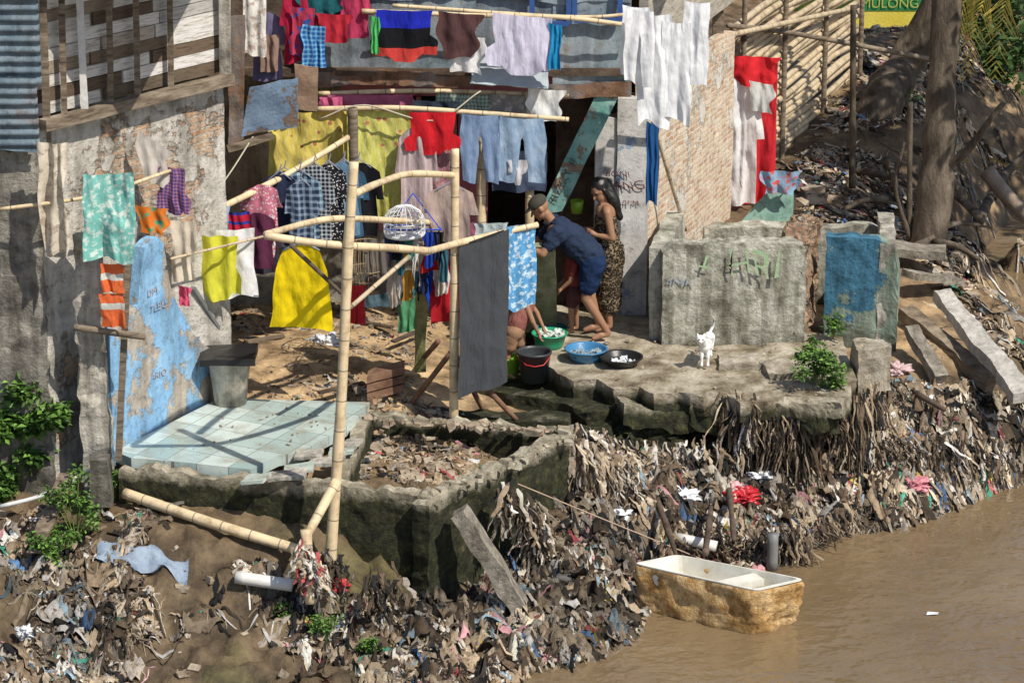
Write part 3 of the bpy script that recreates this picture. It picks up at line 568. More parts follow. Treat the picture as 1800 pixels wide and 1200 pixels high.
# ---------------- main house
mh=empty('shanty_house','two storey riverside house clad in blue grey metal sheets','house')
drab=M('drab_plaster',[(.12,.1,.085),(.28,.25,.2),(.45,.4,.33)],2.2,bump=.6,streak=.5)
FY=1.3
wall('ground_wall',(-3.6,FY),(-1.75,FY),.12,-.1,2.6,drab,parent=mh); wall('ground_wall',(-.55,FY),(-.25,FY),.12,-.1,2.6,M('pink_paint',[(.4,.12,.18),(.55,.2,.26)],4,peel=dict(s=3,t=.4,c=(.3,.25,.2))),parent=mh)
wall('ground_wall',(-1.75,FY),(-.55,FY),.12,-.1,.8,drab,parent=mh); wall('lintel',(-1.75,FY),(1.2,FY),.12,2.2,2.6,M('pink_beam',[(.45,.16,.22),(.55,.24,.3)],4),parent=mh)
wall('ground_wall',(.45,FY),(1.2,FY),.12,-.1,2.2,wooddark,parent=mh)
for x in (-1.75,-1.35,-.95,-.59): beam('window_frame',(x,FY-.02,.8),(x,FY-.02,2.2),.05,.05,plain('pink_frame',(.5,.2,.25),.5),parent=mh)
wall('room_wall',(-3.6,4.2),(1.9,4.2),.1,-.1,4.6,wooddark,parent=mh,res=.4); wall('side_wall',(-3.6,1.4),(-3.6,4.2),.1,-.1,4.6,drab,parent=mh,res=.4)
wall('upper_floor',(-3.0,.45),(1.15,.45),3.7,2.6,2.68,wooddark,parent=mh,res=.4)
rustm=M('rust_metal',[(.13,.07,.045),(.27,.15,.09),(.2,.18,.17),(.34,.22,.15)],3,rough=.7,bump=.5,streak=.4)
darkmetal=M('dark_grey_metal',[(.08,.1,.12),(.16,.19,.22),(.25,.28,.31),(.16,.11,.085)],2.2,rough=.5,bump=.4,spec=.5,streak=.5)
UYc=.5
sheets=[(-2.15,-1.1,2.62,3.4,darkmetal,0),(-1.13,-.35,2.66,3.5,bluemetal,.02),(-.4,.45,2.6,3.4,darkmetal,.0),(.4,1.17,2.5,3.35,bluemetal,.025),(-2.15,-.9,3.36,4.6,bluemetal,.03),(-.95,.3,3.38,4.6,darkmetal,.05),(.25,1.17,3.33,4.6,bluemetal,.04),(-2.1,.2,2.5,2.66,rustm,.045),(.35,1.18,2.38,2.53,rustm,.05)]
for a,b_,z0,z1,m_,o in sheets:
    corr('metal_sheet',(a,UYc-o,0),(b_,UYc-o,0),z0,z1,m_,mh,horiz=False,per=.25,amp=.005)
wall('upper_wall',(-3.0,UYc+.05),(-2.15,UYc+.05),.05,2.6,4.6,wooddark,parent=mh,res=.2); 
wall('roof',(-3.8,.2),(2.4,.2),6,4.6,4.66,bluemetal,parent=mh,res=.5)
V,Fc,UV=beamd(F(830,118,.3),F(965,128,.3),.5,.01,.03,.06,Vector((0,-.5,1))); mk('awning',V,Fc,plain('pale_metal',(.42,.47,.5),.4,.5),uv=UV,parent=mh)
for (u0,u1,v0,v1) in ((935,1000,-30,42),(1010,1090,-30,36)):
    for a,b_ in (((u0,v1),(u1,v1)),((u0,v0),(u0,v1)),((u1,v0),(u1,v1))): beam('window_frame',F(*a,.4),F(*b_,.4),.05,.05,plain('blue_frame',(.04,.1,.3),.5),parent=mh)
BR0=G(1132,556,0); BR1=G(1284,398,0)
brw=M('brick_wall',[(.58,.55,.49),(.78,.74,.67)],2.6,bump=.8,brick=dict(w=.19,h=.062,c1=(.5,.3,.19),c2=(.78,.6,.45),mc=(.66,.61,.54),cover=.57,cs=1.8,m=.011),streak=.2)
wall('brick_wall',BR0,BR1,.12,-.15,2.55,brw,parent=mh,label='pale orange brick wall, unplastered',res=.1,ztop=lambda t:np.interp(t,[0,1],[2.5,2.25]),amp=.015)
wall('upper_side_wall',BR0+Vector((0,0,0)),BR1,.1,2.6,4.6,M('pale_planks',[(.2,.17,.13),(.4,.36,.3),(.55,.5,.44)],5,bump=.4,stretch=(1,1,8)),parent=mh,res=.2)
beam('corner_post',F(1262,95,4.0),F(1262,-60,4.0),.12,.1,wood,parent=mh)
colm=M('column_plaster',[(.38,.37,.36),(.57,.55,.53),(.68,.66,.63)],3,bump=.4,peel=dict(s=2.5,t=.4,c=(.32,.4,.52)),streak=.25)
col=wall('concrete_column',F(1082,560,.75),F(1136,560,.75),.3,-.1,2.3,colm,parent=mh,amp=.01,label='grey plaster column with dark red graffiti')
drk=plain('graffiti_red',(.13,.035,.03),.8)
lowp=wall('partition_wall',F(1045,400,.78),F(1083,400,.78),.2,-.1,2.1,colm,parent=mh,amp=.01)
text('BONI',F(1064,312,.725),(1,0,0),(0,0,1),.1,drk,mh,wob=.13); text('PANG',F(1062,334,.725),(1,0,0),(0,0,1),.15,drk,mh,wob=.13); text('01 M',F(1094,362,.725),(1,0,0),(0,0,1),.08,drk,mh,wob=.13)
tb=M('teal_board',[(.09,.22,.2),(.2,.38,.34),(.34,.5,.44)],4,bump=.4,peel=dict(s=5,t=.46,c=(.27,.19,.13)))
a,b_=F(965,375,.45),F(1068,165,.5)
V,Fc,UV=hexd([q for q in [a+Vector((-.11,0,-.02)),b_+Vector((-.11,0,.0)),a+Vector((-.11,.04,-.02)),b_+Vector((-.11,.04,0)),a+Vector((.13,0,.02)),b_+Vector((.13,0,.02)),a+Vector((.13,.04,.02)),b_+Vector((.13,.04,.02))]],(20,1,4),.006)
brd=mk('leaning_board',V,Fc,tb,uv=UV,label='long teal painted board with dark writing leaning on house',cat='board')
dd=(b_-a).normalized(); text('RIZKY #',a+dd*.12+Vector((.03,-.02,0)),dd,Vector((-dd.z,0,dd.x)),.13,plain('dark_paint',(.06,.07,.065),.8),brd,wob=.12)
tube('bamboo_pole',[F(1133,165,.45),F(1205,405,1.3)],.022,.02,bamboo_old,label='thin pole leaning beside the brick wall',cat='pole')
# ---------------- latrine enclosure
gw=M('faded_green_plaster',[(.15,.135,.1),(.38,.37,.3),(.6,.58,.5),(.36,.38,.3)],2.6,bump=1,moss=dict(top=.22,h=.3,a=.8),streak=.65)
lt=empty('concrete_enclosure','roofless eroded concrete bathing enclosure with faded graffiti','wall')
f0,f1=G(1163,607,.04),G(1412,603,.04)
rt=lambda a,p:(lambda t:a-.08*np.clip(abs(t-.5)*2-.86,0,1)/.14+.016*vn(t*7,p,0)+.012*vn(t*33,p,2))
wall('front_wall',f0,f1,.22,-.1,1.1,gw,parent=lt,amp=.022,res=.035,ztop=rt(1.07,1),fr=7)
wall('back_wall',F(1236,500,1.5),F(1560,500,1.5),.22,-.2,.8,gw,parent=lt,amp=.025,res=.05,ztop=rt(.76,7))
wall('end_wall',(f1.x-.03,f1.y+.02),(f1.x+.25,f1.y+1.3),.26,-.2,1.05,M('broken_brick',[(.28,.23,.17),(.5,.45,.36)],4,bump=1.4,brick=dict(w=.11,h=.065,c1=(.42,.25,.17),c2=(.58,.44,.33),mc=(.3,.26,.21),cover=.58,cs=3),streak=.4),parent=lt,amp=.09,res=.04,fr=8,ztop=rt(1.0,5))
bq0,bq1=F(1450,500,.45),F(1578,500,.3)
wall('side_wall',bq0,bq1,.2,-.5,1.0,M('blue_green_plaster',[(.16,.23,.18),(.27,.33,.27),(.4,.41,.34)],2.4,bump=.8,peel=dict(s=1.5,t=.5,c=(.07,.22,.34),xr=(3.3,2.2,.6,2.0)),moss=dict(top=.1,h=.4,a=.8),streak=.55),parent=lt,amp=.025,res=.04,fr=7,ztop=lambda t:np.interp(t,[0,.8,.93,1],[.96,.95,.88,.68])+.015*vn(t*9,2,2))
wall('side_wall',F(1572,500,.32),F(1566,500,1.5),.16,-.4,.92,conc,parent=lt,amp=.03,res=.05)
wall('side_wall',(f0.x+.05,f0.y+.14),(f0.x+.3,f0.y+1.5),.18,-.1,1.0,gw,parent=lt,amp=.02,res=.05)
tube('pipe_stub',[F(1247,522,.12),F(1247,510,-.08)],.05,.04,conc,parent=lt,wob=.1)
grn=M('faded_green_paint',[(.48,.5,.4),(.32,.46,.26),(.4,.54,.32)],7,rough=.9,bump=.5)
text('+ HRI',F(1218,486,f0.y-.022),(1,0,0),(0,0,1),.36,grn,lt,wob=.12)
text('aNA',F(1172,502,f0.y-.02),(1,0,0),(0,0,1),.14,M('blue_daub',[(.42,.43,.4),(.2,.28,.42)],9),lt,wob=.18)
blkm=M('block_concrete',[(.2,.17,.12),(.4,.35,.27),(.58,.53,.45)],4,bump=.9,streak=.4)
for (u,v,w,dp,hh) in ((1310,640,.5,.35,.05),(1395,655,.5,.4,.06),(1535,640,.32,.3,.2)):
    p=G(u,v,.05); V,Fc,UV=hexd(wallc((p.x-w/2,p.y-dp/2),(p.x+w/2,p.y-dp/2+.05),dp,-.2,.05+hh),(10,7,5),.05,5); mk('concrete_block',V,Fc,blkm,uv=UV,label='worn concrete block on the platform',cat='concrete block',group='concrete blocks by the enclosure')
# ---------------- bamboo frames
grp='bamboo drying frame'
T=lambda pts,r,r1=None,label='pale bamboo pole of the drying frame',m=bamboo,wob=.06:tube('bamboo_pole',pts,r,r1,m,label=label,cat='bamboo pole',group=grp,wob=wob,seg=10)
T([F(580,992,-4.42),F(600,700,-4.4),F(612,440,-4.38),F(622,285,-4.36)],.052,.042,'tall pale bamboo pole standing before pit wall')
T([G(797,775,-.3)+Vector((0,0,-.1)),F(799,500,-2.25),F(800,262,-2.22)],.045,.038,'upright bamboo pole standing in the pit')
T([F(625,340,-4.3),F(665,322,-3.6),F(720,306,-2.9),F(802,308,-2.2)],.032,.03,'curved bamboo crossbar between two poles')
T([F(465,414,-4.45),F(540,425,-4.4),F(610,432,-4.33),F(690,436,-3.9),F(755,441,-3.35)],.034,.032)
T([F(748,443,-3.3),F(815,425,-2.25),F(945,395,-1.9)],.034,.03)
T([F(468,412,-4.4),F(540,392,-3.4),F(600,384,-2.9),F(700,388,-2.0),F(770,392,-1.5)],.03,.028)
T([F(616,540,-3.0),F(720,450,-2.6)],.022,None,'thin weathered bamboo diagonal brace',bamboo_old)
T([F(510,430,-2.8),F(600,515,-2.6)],.02,None,'dark thin diagonal brace',wooddark)
T([F(345,385,-1.6),F(430,345,-1.0),F(520,298,-.5),F(615,240,0)],.034,.03,'bamboo clothes rail over the yard')
T([F(620,190,.0),F(622,285,.0),F(626,400,.0)],.05,None,'weathered post in the yard',wood)
T([F(555,192,.15),F(700,190,.1),F(860,200,.1),F(1000,210,.1)],.028,.024,'bamboo clothes rail in front of the house')
T([F(560,165,.4),F(760,160,.4),F(1000,168,.4)],.025,.022,'bamboo rail under the upper storey')
T([F(636,20,.05),F(820,27,.05),F(1000,32,0),F(1245,66,-.1)],.026,.022,'long bamboo pole across the upper storey')
T([F(690,10,.2),F(1000,30,.2),F(1140,22,.2)],.02,.018,'thin bamboo pole under the eaves')
T([F(846,420,.2),F(846,225,.2)],.05,.045,'thick bamboo post holding the rails')
T([F(931,420,.35),F(931,160,.35)],.048,.042,'thick bamboo post holding the rails')
T([F(592,845,-4.5),F(540,940,-4.85)],.045,.04,'cut bamboo brace at the pole foot')
T([F(538,930,-4.88),F(545,1060,-5.0)],.05,.04,'bamboo stake wrapped with rags')
rags('wrapped_rags',[F(535,950,-4.9),F(545,985,-4.9),F(570,1000,-4.85)],80,.15,.42,'pale and red rags wrapped on a stake',(.01,.035),.03,[0,1,5,6,5,9,2])
for a,b_ in (((792,620),(713,722)),((800,625),(850,722)),((798,622),(908,738)),((770,600),(735,640))):
    T([F(*a,-2.2),G(*b_,-.15)],.026,None,'dark wooden trestle leg',woodred)
T([G(220,885,-.3)+Vector((0,0,.1)),G(380,940,-.42)+Vector((0,0,.1)),G(530,990,-.6)+Vector((0,0,.12))],.05,.045,'long bamboo pole lying on the bank')
T([F(300,455,-2.5),F(465,415,-1.5)],.012,None,'thin weathered clothes rail',bamboo_old)
tube('plastic_hose',[F(0,890,-3.8),F(80,868,-3.7),F(165,822,-3.55)],.02,.02,plain('white_hose',(.7,.7,.68),.4),label='white plastic hose on the bank',cat='hose')
tube('rope',[F(910,850,-3.7),F(1080,920,-3.2),F(1240,985,-3.4)],.006,.006,plain('rope',(.5,.35,.25),.8),label='thin mooring rope from wall to tub',cat='rope')
tube('electric_wire',[F(355,365,-1.2),F(400,310,-.9),F(445,240,-.4)],.008,.008,plain('beige_wire',(.5,.45,.35),.6),label='thin sagging wire in the yard',cat='wire')
tube('electric_wire',[F(560,210,0),F(640,185,0),F(760,212,0),F(845,160,.1)],.008,.008,plain('beige_wire',(.5,.45,.35),.6),label='pale cord tied around rail',cat='wire')
# ---------------- cloths
def cloth(kind,x0,y0,x1,y1,dp,drop,mat,label,cat='clothing',dp1=None,fold=.035,name=None,nf=3.5,back=.0):
    if len(label.split())<4: label+=' on the clothes line'
    dp1=dp if dp1 is None else dp1
    A=F(x0,y0,dp);B=F(x1,y1,dp1); W=(B-A).length; d=(B-A)/W; L=drop*(30+dp*C)/FL/C; nv_=Vector((d.y,-d.x,0)).normalized(); ph=random.uniform(0,6); sd=random.uniform(0,99)
    li=lambda pts:(lambda v:float(np.interp(v,[p[0] for p in pts],[p[1] for p in pts])))
    if kind in('towel','sheet'):
        pan=[(li([(0,0),(.5,random.uniform(-.02,.04)),(1,random.uniform(-.05,.07))]),li([(0,1),(.5,1+random.uniform(-.04,.02)),(1,1+random.uniform(-.08,.04))]),0,1,32,26)]
    elif kind=='shirt':
        pan=[(li([(0,.42),(.06,.22),(.3,.17),(1,.13)]),li([(0,.58),(.06,.78),(.3,.83),(1,.87)]),0,1,20,24),(li([(.03,.3),(.12,.1),(.5,.0)]),li([(.03,.32),(.12,.24),(.25,.2),(.5,.15)]),.03,.5,5,10),(li([(.03,.68),(.12,.76),(.25,.8),(.5,.85)]),li([(.03,.7),(.12,.9),(.5,1.0)]),.03,.5,5,10)]
    elif kind=='jumper':
        pan=[(li([(0,.4),(.05,.22),(.3,.1),(1,.0)]),li([(0,.62),(.05,.8),(.3,.9),(.97,.97),(1,.93)]),0,1,28,28)]
    elif kind=='over':
        pan=[(li([(0,.1),(.6,.14),(.85,.2),(1,.36)]),li([(0,.9),(.6,.86),(.85,.8),(1,.64)]),0,1,20,20),(li([(.5,.13),(.62,.0),(.9,.04)]),li([(.5,.15),(.62,.18),(.9,.22)]),.5,.9,5,8),(li([(.5,.85),(.62,.82),(.9,.78)]),li([(.5,.87),(.62,1),(.9,.96)]),.5,.9,5,8)]
    elif kind=='pants':
        pan=[(li([(0,.05),(.3,.0),(1,.03)]),li([(0,.5),(.3,.5),(.35,.46),(1,.38)]),0,1,10,20),(li([(0,.5),(.3,.5),(.35,.54),(1,.62)]),li([(0,.95),(.3,1),(1,.97)]),0,1,10,20)]
    elif kind=='brief':
        pan=[(li([(0,0),(.5,.08),(.6,.3),(1,.42)]),li([(0,1),(.5,.92),(.6,.7),(1,.58)]),0,1,12,10)]
    elif kind=='rag':
        pan=[(lambda v:.06*math.sin(v*7+ph)+.12*v,lambda v:1+.08*math.sin(v*9+ph)-.15*v,0,1,18,16)]
    Vs=[];Fs=[];UVs=[];off=0
    for fl,fr,v0,v1,nu,nv in pan:
        for i in range(nv+1):
            v=v0+(v1-v0)*i/nv; a,b_=fl(v),fr(v)
            for j in range(nu+1):
                u=a+(b_-a)*j/nu; am=fold*(.45+.55*v); us=u*W
                wp=us*9+sd+.8*float(vn(us*5,v*1.5+sd,0))
                rid=1-2*abs(float(vn(wp,v*.7,3)))
                n=am*(.45*math.sin(u*nf*6.28*.7+ph+2.2*float(vn(u*2+sd,v*1.3,0)))+.55*rid)+fold*.6*float(fbm(us*11+sd,v*L*5,1.0,3))
                hem=.05*L*float(vn(u*3+sd,7,0))*v
                sag=-.02*L*math.sin(max(0,min(1,u))*math.pi) if kind not in('shirt','jumper') else 0
                q=A+d*(u*W+.014*float(vn(v*4+sd,u*3,2)))+Vector((0,0,-1))*(v*L-sag*(1-v)+hem)+nv_*(n+.012); Vs.append(q); UVs.append((u*W,v*L))
        for i in range(nv):
            for j in range(nu): k_=off+i*(nu+1)+j; Fs.append([k_,k_+1,k_+nu+2,k_+nu+1])
        off+=(nv+1)*(nu+1)
    if back:
        nu,nv=18,10
        for i in range(nv+1):
            v=back*i/nv
            for j in range(nu+1):
                u=.04+.92*j/nu
                q=A+d*(u*W)+Vector((0,0,-v*L))-nv_*(.03*min(1,i)+fold*.5*math.sin(u*17+ph)*v); Vs.append(q); UVs.append((u*W,-v*L))
        for i in range(nv):
            for j in range(nu): k_=off+i*(nu+1)+j; Fs.append([k_,k_+nu+1,k_+nu+2,k_+1])
    return mk(name or {'towel':'hanging_towel','sheet':'hanging_cloth','shirt':'hanging_shirt','jumper':'hanging_jumper','over':'hanging_shirt','pants':'hanging_trousers','brief':'hanging_underwear','rag':'hanging_rag'}[kind],Vs,Fs,mat,True,uv=UVs,label=label,cat=cat)
cm=clothmat
cloth('over',648,16,772,18,0,82,cm((.02,.03,.45),'bands',(.012,.012,.015),(.6,.06,.05)),'blue black and red sports shirt over bamboo pole','shirt')
cloth('rag',766,18,846,26,0,76,cm((.1,.05,.05)),'dark maroon shirt bunched over bamboo pole','shirt')
cloth('rag',788,60,856,66,.05,62,cm((.8,.78,.77)),'white crumpled shirt on upper pole','shirt')
cloth('over',852,20,984,32,0,98,cm((.66,.62,.78),'stripe',(.72,.69,.82)),'pale lilac t-shirt hung upside down','shirt')
cloth('rag',965,40,988,44,-.02,75,cm((.02,.25,.5)),'bright blue cloth strip','cloth')
cloth('rag',652,28,668,30,-.02,60,cm((.1,.5,.15)),'green ribbon of cloth','cloth')
for x0,x1,y,dr,l in ((1094,1142,8,118,'torn white sheet on upper pole'),(1120,1182,20,185,'long white cloth hanging from pole'),(1164,1216,35,165,'white cloth on bamboo pole end'),(1200,1248,0,140,'white shirt hanging beside brick wall')):
    cloth('sheet',x0,y,x1,y+5,-.15,dr,cm((.86,.87,.89)),l,'cloth',fold=.035,nf=1.4)
cloth('pants',1098,12,1150,20,-.25,125,cm((.82,.82,.84)),'white trousers on the long pole','trousers',fold=.025)
cloth('sheet',425,-10,468,-5,-.2,100,cm((.8,.76,.7),'blot',(.5,.4,.35)),'white printed cloth under the eaves','cloth')
cloth('shirt',488,-20,566,-15,-.1,118,cm((.45,.02,.06)),'crimson shirt on the upper floor','shirt')
cloth('over',505,10,560,14,-.15,88,cm((.5,.05,.1),'blot',(.03,.1,.35)),'red and navy patterned shirt','shirt')
cloth('sheet',530,42,572,46,-.2,70,cm((.02,.1,.35),'plaid',(.2,.5,.75),sc=.5),'blue checked cloth','cloth')
cloth('rag',520,-8,602,-4,-.1,34,cm((.02,.12,.14)),'dark teal garment','clothing')
cloth('rag',556,22,616,26,-.12,46,cm((.5,.03,.05)),'red garment over rail','clothing')
cloth('shirt',596,-12,655,-10,.1,70,cm((.5,.05,.12)),'raspberry red blouse under the eaves','shirt')
cloth('shirt',432,20,504,22,0,110,cm((.2,.17,.3)),'dark violet shirt under the eaves','shirt')
cloth('sheet',455,60,490,60,-.05,60,cm((.3,.2,.16)),'brown cloth under the eaves','cloth')
cloth('sheet',560,-15,640,-12,.2,55,cm((.03,.03,.04)),'black cloth under the eaves','cloth')
cloth('sheet',575,166,727,166,.36,32,cm((.5,.14,.25)),'folded dusty pink cloth over rail','cloth',back=.5)
cloth('sheet',723,176,812,180,.2,24,cm((.03,.04,.06)),'navy cloth folded over rail','cloth')
cloth('sheet',768,164,868,166,.36,36,cm((.5,.55,.45),'plaid',(.1,.2,.15),sc=.4),'green and white patterned cloth','cloth')
cloth('sheet',860,164,926,168,.36,40,cm((.3,.28,.26),'blot',(.5,.45,.4)),'grey patterned cloth over rail','cloth')
cloth('rag',925,154,990,158,.3,52,cm((.8,.8,.79)),'crumpled white shirt on rail end','shirt')
ycur=cm((.76,.61,.14),'wave',(.8,.7,.3),(.5,.2,.1))
cloth('sheet',466,196,612,192,.2,128,ycur,'yellow patterned curtain','curtain',fold=.05,nf=3)
cloth('sheet',608,192,724,190,.15,190,cm((.7,.68,.17),'wave',(.78,.74,.36),(.65,.25,.15)),'yellow green flowered curtain','curtain',fold=.05,nf=3)
cloth('sheet',560,170,602,170,.25,32,cm((.55,.12,.25)),'pink cloth strip','cloth')
cloth('shirt',692,220,772,222,.02,180,cm((.5,.38,.38),'stripe',(.58,.48,.48)),'faded pink shirt','shirt')
cloth('sheet',735,250,805,255,.1,96,cm((.38,.18,.2),'blot',(.5,.3,.3)),'dusty maroon cloth','cloth')
cloth('over',710,196,810,196,.0,72,cm((.64,.02,.03)),'bright red t-shirt hung over rail','shirt',fold=.025)
cloth('pants',810,199,879,202,.0,114,cm((.19,.28,.45),'wash',(.28,.38,.56)),'faded blue jeans hung by the waist','jeans',fold=.025)
cloth('pants',876,204,960,208,.0,110,cm((.24,.36,.52),'wash',(.44,.56,.7)),'pale washed denim jeans on rail','jeans',fold=.025)
cloth('brief',892,280,928,280,.0,42,cm((.6,.58,.6)),'small white underwear','underwear')
cloth('sheet',870,262,962,265,.3,70,cm((.07,.09,.15)),'dark navy cloth behind jeans','cloth')
hg=plain('hanger_wire',(.3,.32,.4),.4)
def hshirt(x0,x1,y,dp,drop,mat,label):
    o=cloth('shirt',x0,y,x1,y,dp,drop,mat,label,'shirt',fold=.03)
    a=F(x0+(x1-x0)*.25,y+drop*.08,dp-.01);b_=F(x1-(x1-x0)*.25,y+drop*.08,dp-.01);c=F((x0+x1)/2,y-6,dp-.01); t=F((x0+x1)/2+3,y-18,dp-.01)
    parts=[tubed(p,.006,.006,5,.05) for p in ([a,c],[b_,c],[c,t])]; V,Fc,UV=join(parts); mk('clothes_hanger',V,Fc,hg,uv=UV,label='thin plastic clothes hanger on rail',cat='hanger',group='clothes hangers')
dk=[(.03,.04,.08),(.02,.02,.025),(.06,.08,.12),(.1,.03,.05),(.05,.12,.2),(.015,.015,.02)]
for i in range(6): hshirt(455+i*26,545+i*26,300-i*3,-.25+.02*i,120,cm(dk[i]),'dark shirt crowded on the yard rail')
hshirt(452,532,306,-.66,122,cm((.03,.04,.08)),'navy shirt on hanger')
hshirt(482,572,303,-.6,130,cm((.03,.05,.1),'plaid',(.35,.5,.6),sc=.8),'dark blue plaid shirt on hanger')
hshirt(512,592,290,-.5,130,cm((.015,.015,.02),'plaid',(.5,.55,.6),sc=.45),'black and white checked shirt')
hshirt(540,616,288,-.42,132,cm((.02,.02,.025),'spots',(.7,.7,.7),sc=.3),'black polka dot blouse')
hshirt(568,640,284,-.35,120,cm((.17,.3,.44)),'steel blue shirt on hanger')
hshirt(498,560,318,-.8,112,cm((.03,.05,.1),'plaid',(.3,.38,.5),sc=.7),'dark plaid shirt on hanger')
cloth('shirt',420,326,496,322,-.9,84,cm((.6,.2,.28),'spots',(.75,.65,.65),sc=.35),'pink flowered blouse','shirt')
cloth('sheet',360,362,402,362,-1.3,75,cm((.35,.5,.7)),'light blue cloth','cloth')
cloth('sheet',398,372,440,372,-1.1,66,cm((.5,.02,.05),'hstripe',(.03,.05,.3)),'red and blue striped garment','clothing')
cloth('shirt',415,374,488,372,-1.0,98,cm((.12,.03,.07)),'dark maroon shirt','shirt')
cloth('shirt',432,390,500,388,-.85,90,cm((.06,.05,.07)),'black shirt low on the rail','shirt')
cloth('sheet',452,380,482,378,-.95,70,cm((.45,.05,.07),'blot',(.7,.6,.6)),'red printed cloth on rail','cloth')
cloth('towel',366,402,448,400,-1.6,118,cm((.84,.84,.86)),'long white towel','towel',nf=1.4)
cloth('over',336,410,426,414,-1.75,110,cm((.66,.64,.06)),'yellow green shirt draped over rail','shirt',fold=.055)
cloth('rag',298,385,345,388,-2.3,105,cm((.68,.6,.49)),'beige rag over wall top','cloth',fold=.05)
cloth('over',272,290,332,296,-2.6,82,cm((.08,.06,.24),'plaid',(.4,.18,.24),sc=.35),'purple checked shirt on the rail','shirt')
cloth('rag',238,225,300,265,-2.6,70,cm((.6,.55,.5)),'pale plastic sheet hanging','cloth')
cloth('towel',146,305,234,300,-3.7,150,cm((.22,.56,.5),'blot',(.62,.74,.68),sc=.7),'mint green printed towel over pole','towel',fold=.06,nf=1.4)
cloth('rag',240,360,298,366,-3.3,45,cm((.75,.2,.03),'blot',(.1,.35,.2)),'orange cap and cloth','cloth')
cloth('rag',62,245,118,250,-3.6,195,cm((.72,.64,.52),'blot',(.45,.38,.3)),'dirty cream rag on wall','cloth',fold=.08)
cloth('rag',312,500,335,504,-2.2,34,cm((.7,.1,.2)),'small pink rag','cloth')
for y0,dr in ((462,50),(514,60)):
    cloth('sheet',176,y0,218,y0,-3.65,dr,cm((.72,.15,.05),'band',(.6,.6,.55)),'orange life vest with reflective band','life vest',name='life_vest',fold=.045,nf=1.3)
cloth('jumper',472,430,585,432,-1.9,147,cm((.8,.6,.01)),'bright yellow long jumper on hanger','sweater',fold=.055,nf=2.0)
tube('clothes_hanger',[F(498,440,-1.92),F(530,426,-1.92),F(562,440,-1.92)],.008,.008,hg,label='black hanger of yellow jumper',cat='hanger')
hshirt(742,842,326,-1.6,94,cm((.5,.38,.33)),'taupe blouse on hanger')
cloth('sheet',752,385,835,388,-1.55,48,cm((.35,.12,.17)),'maroon cloth','cloth')
cloth('sheet',640,420,684,418,-1.0,90,cm((.16,.14,.13)),'dark grey cloth in the yard','cloth')
hb=plain('blue_plastic',(.03,.08,.5),.35)
pk=empty('sock_hanger','blue plastic clip hanger carrying small garments','hanger')
V,Fc,UV=join([tubed([F(678,404,-1.7),F(775,404,-1.7)],.008,.008,5),tubed([F(678,396,-1.4),F(775,396,-1.4)],.008,.008,5),tubed([F(678,404,-1.7),F(726,340,-1.55)],.006,.006,5),tubed([F(775,404,-1.7),F(726,340,-1.55)],.006,.006,5),tubed([F(678,404,-1.7),F(678,396,-1.4)],.008,.008,5),tubed([F(775,404,-1.7),F(775,396,-1.4)],.008,.008,5)])
mk('frame',V,Fc,hb,uv=UV,parent=pk)
sc=[(.03,.04,.1),(.05,.15,.2),(.05,.25,.2),(.5,.42,.35),(.02,.06,.4),(.02,.02,.02),(.6,.3,.05),(.7,.68,.65),(.55,.03,.04)]
for i in range(12):
    x=676+i*8.5; cloth(random.choice(['brief','rag','sheet']),x,406,x+19,406,-1.7+.04*(i%4),random.uniform(45,95),cm(sc[(i*5)%9]),'small garment clipped on hanger','small garment',fold=.03)
for i in range(11):
    x=680+i*9; cloth(random.choice(['brief','sheet','rag']),x,474,x+20,474,-1.5+.03*(i%3),random.uniform(35,70),cm(sc[(i*4+3)%9]),'small garment hanging in the yard','small garment',fold=.03)
cloth('shirt',746,425,824,428,-1.4,140,cm((.5,.02,.03)),'red shirt hanging low','shirt'); cloth('sheet',614,500,642,500,-1.3,68,cm((.5,.03,.04)),'red cloth strip','cloth')
cloth('sheet',700,520,735,518,-.6,60,cm((.1,.3,.15)),'green cloth scrap','cloth')
cloth('sheet',640,480,700,478,-.5,60,cm((.1,.16,.2)),'dark blue cloth behind the cage','cloth')
cloth('towel',806,432,890,402,-2.3,262,cm((.06,.065,.073),'stripe',(.09,.095,.105),sc=.25),'dark grey carpet hung over bamboo','carpet',dp1=-2.05,fold=.03,nf=1.2,back=.4,name='hanging_carpet')
cloth('towel',890,398,941,392,-2.02,142,cm((.11,.35,.64),'blot',(.62,.76,.84),sc=.7),'sky blue towel with white butterflies','towel',dp1=-1.9,fold=.025,back=.6)
cloth('towel',826,392,892,390,-1.5,34,cm((.6,.65,.65),'plaid',(.4,.5,.5),sc=.3),'pale checked cloth on rail','cloth')
cloth('sheet',1135,212,1160,216,.4,140,cm((.02,.09,.25)),'navy blue cloth by the column','cloth')
cloth('sheet',1295,112,1368,110,4.6,240,cm((.6,.03,.04)),'large red cloth at the fence end','cloth',fold=.06,nf=1.4)
cloth('rag',1285,96,1368,100,4.4,52,cm((.7,.03,.04)),'bright red bunched cloth on the fence','cloth',fold=.08)
cloth('shirt',1262,125,1345,130,4.4,218,cm((.82,.81,.8)),'long white garment on red cloth','clothing',fold=.08)
cloth('rag',1315,140,1362,150,4.35,50,cm((.6,.62,.6)),'grey white cloth bunch','cloth')
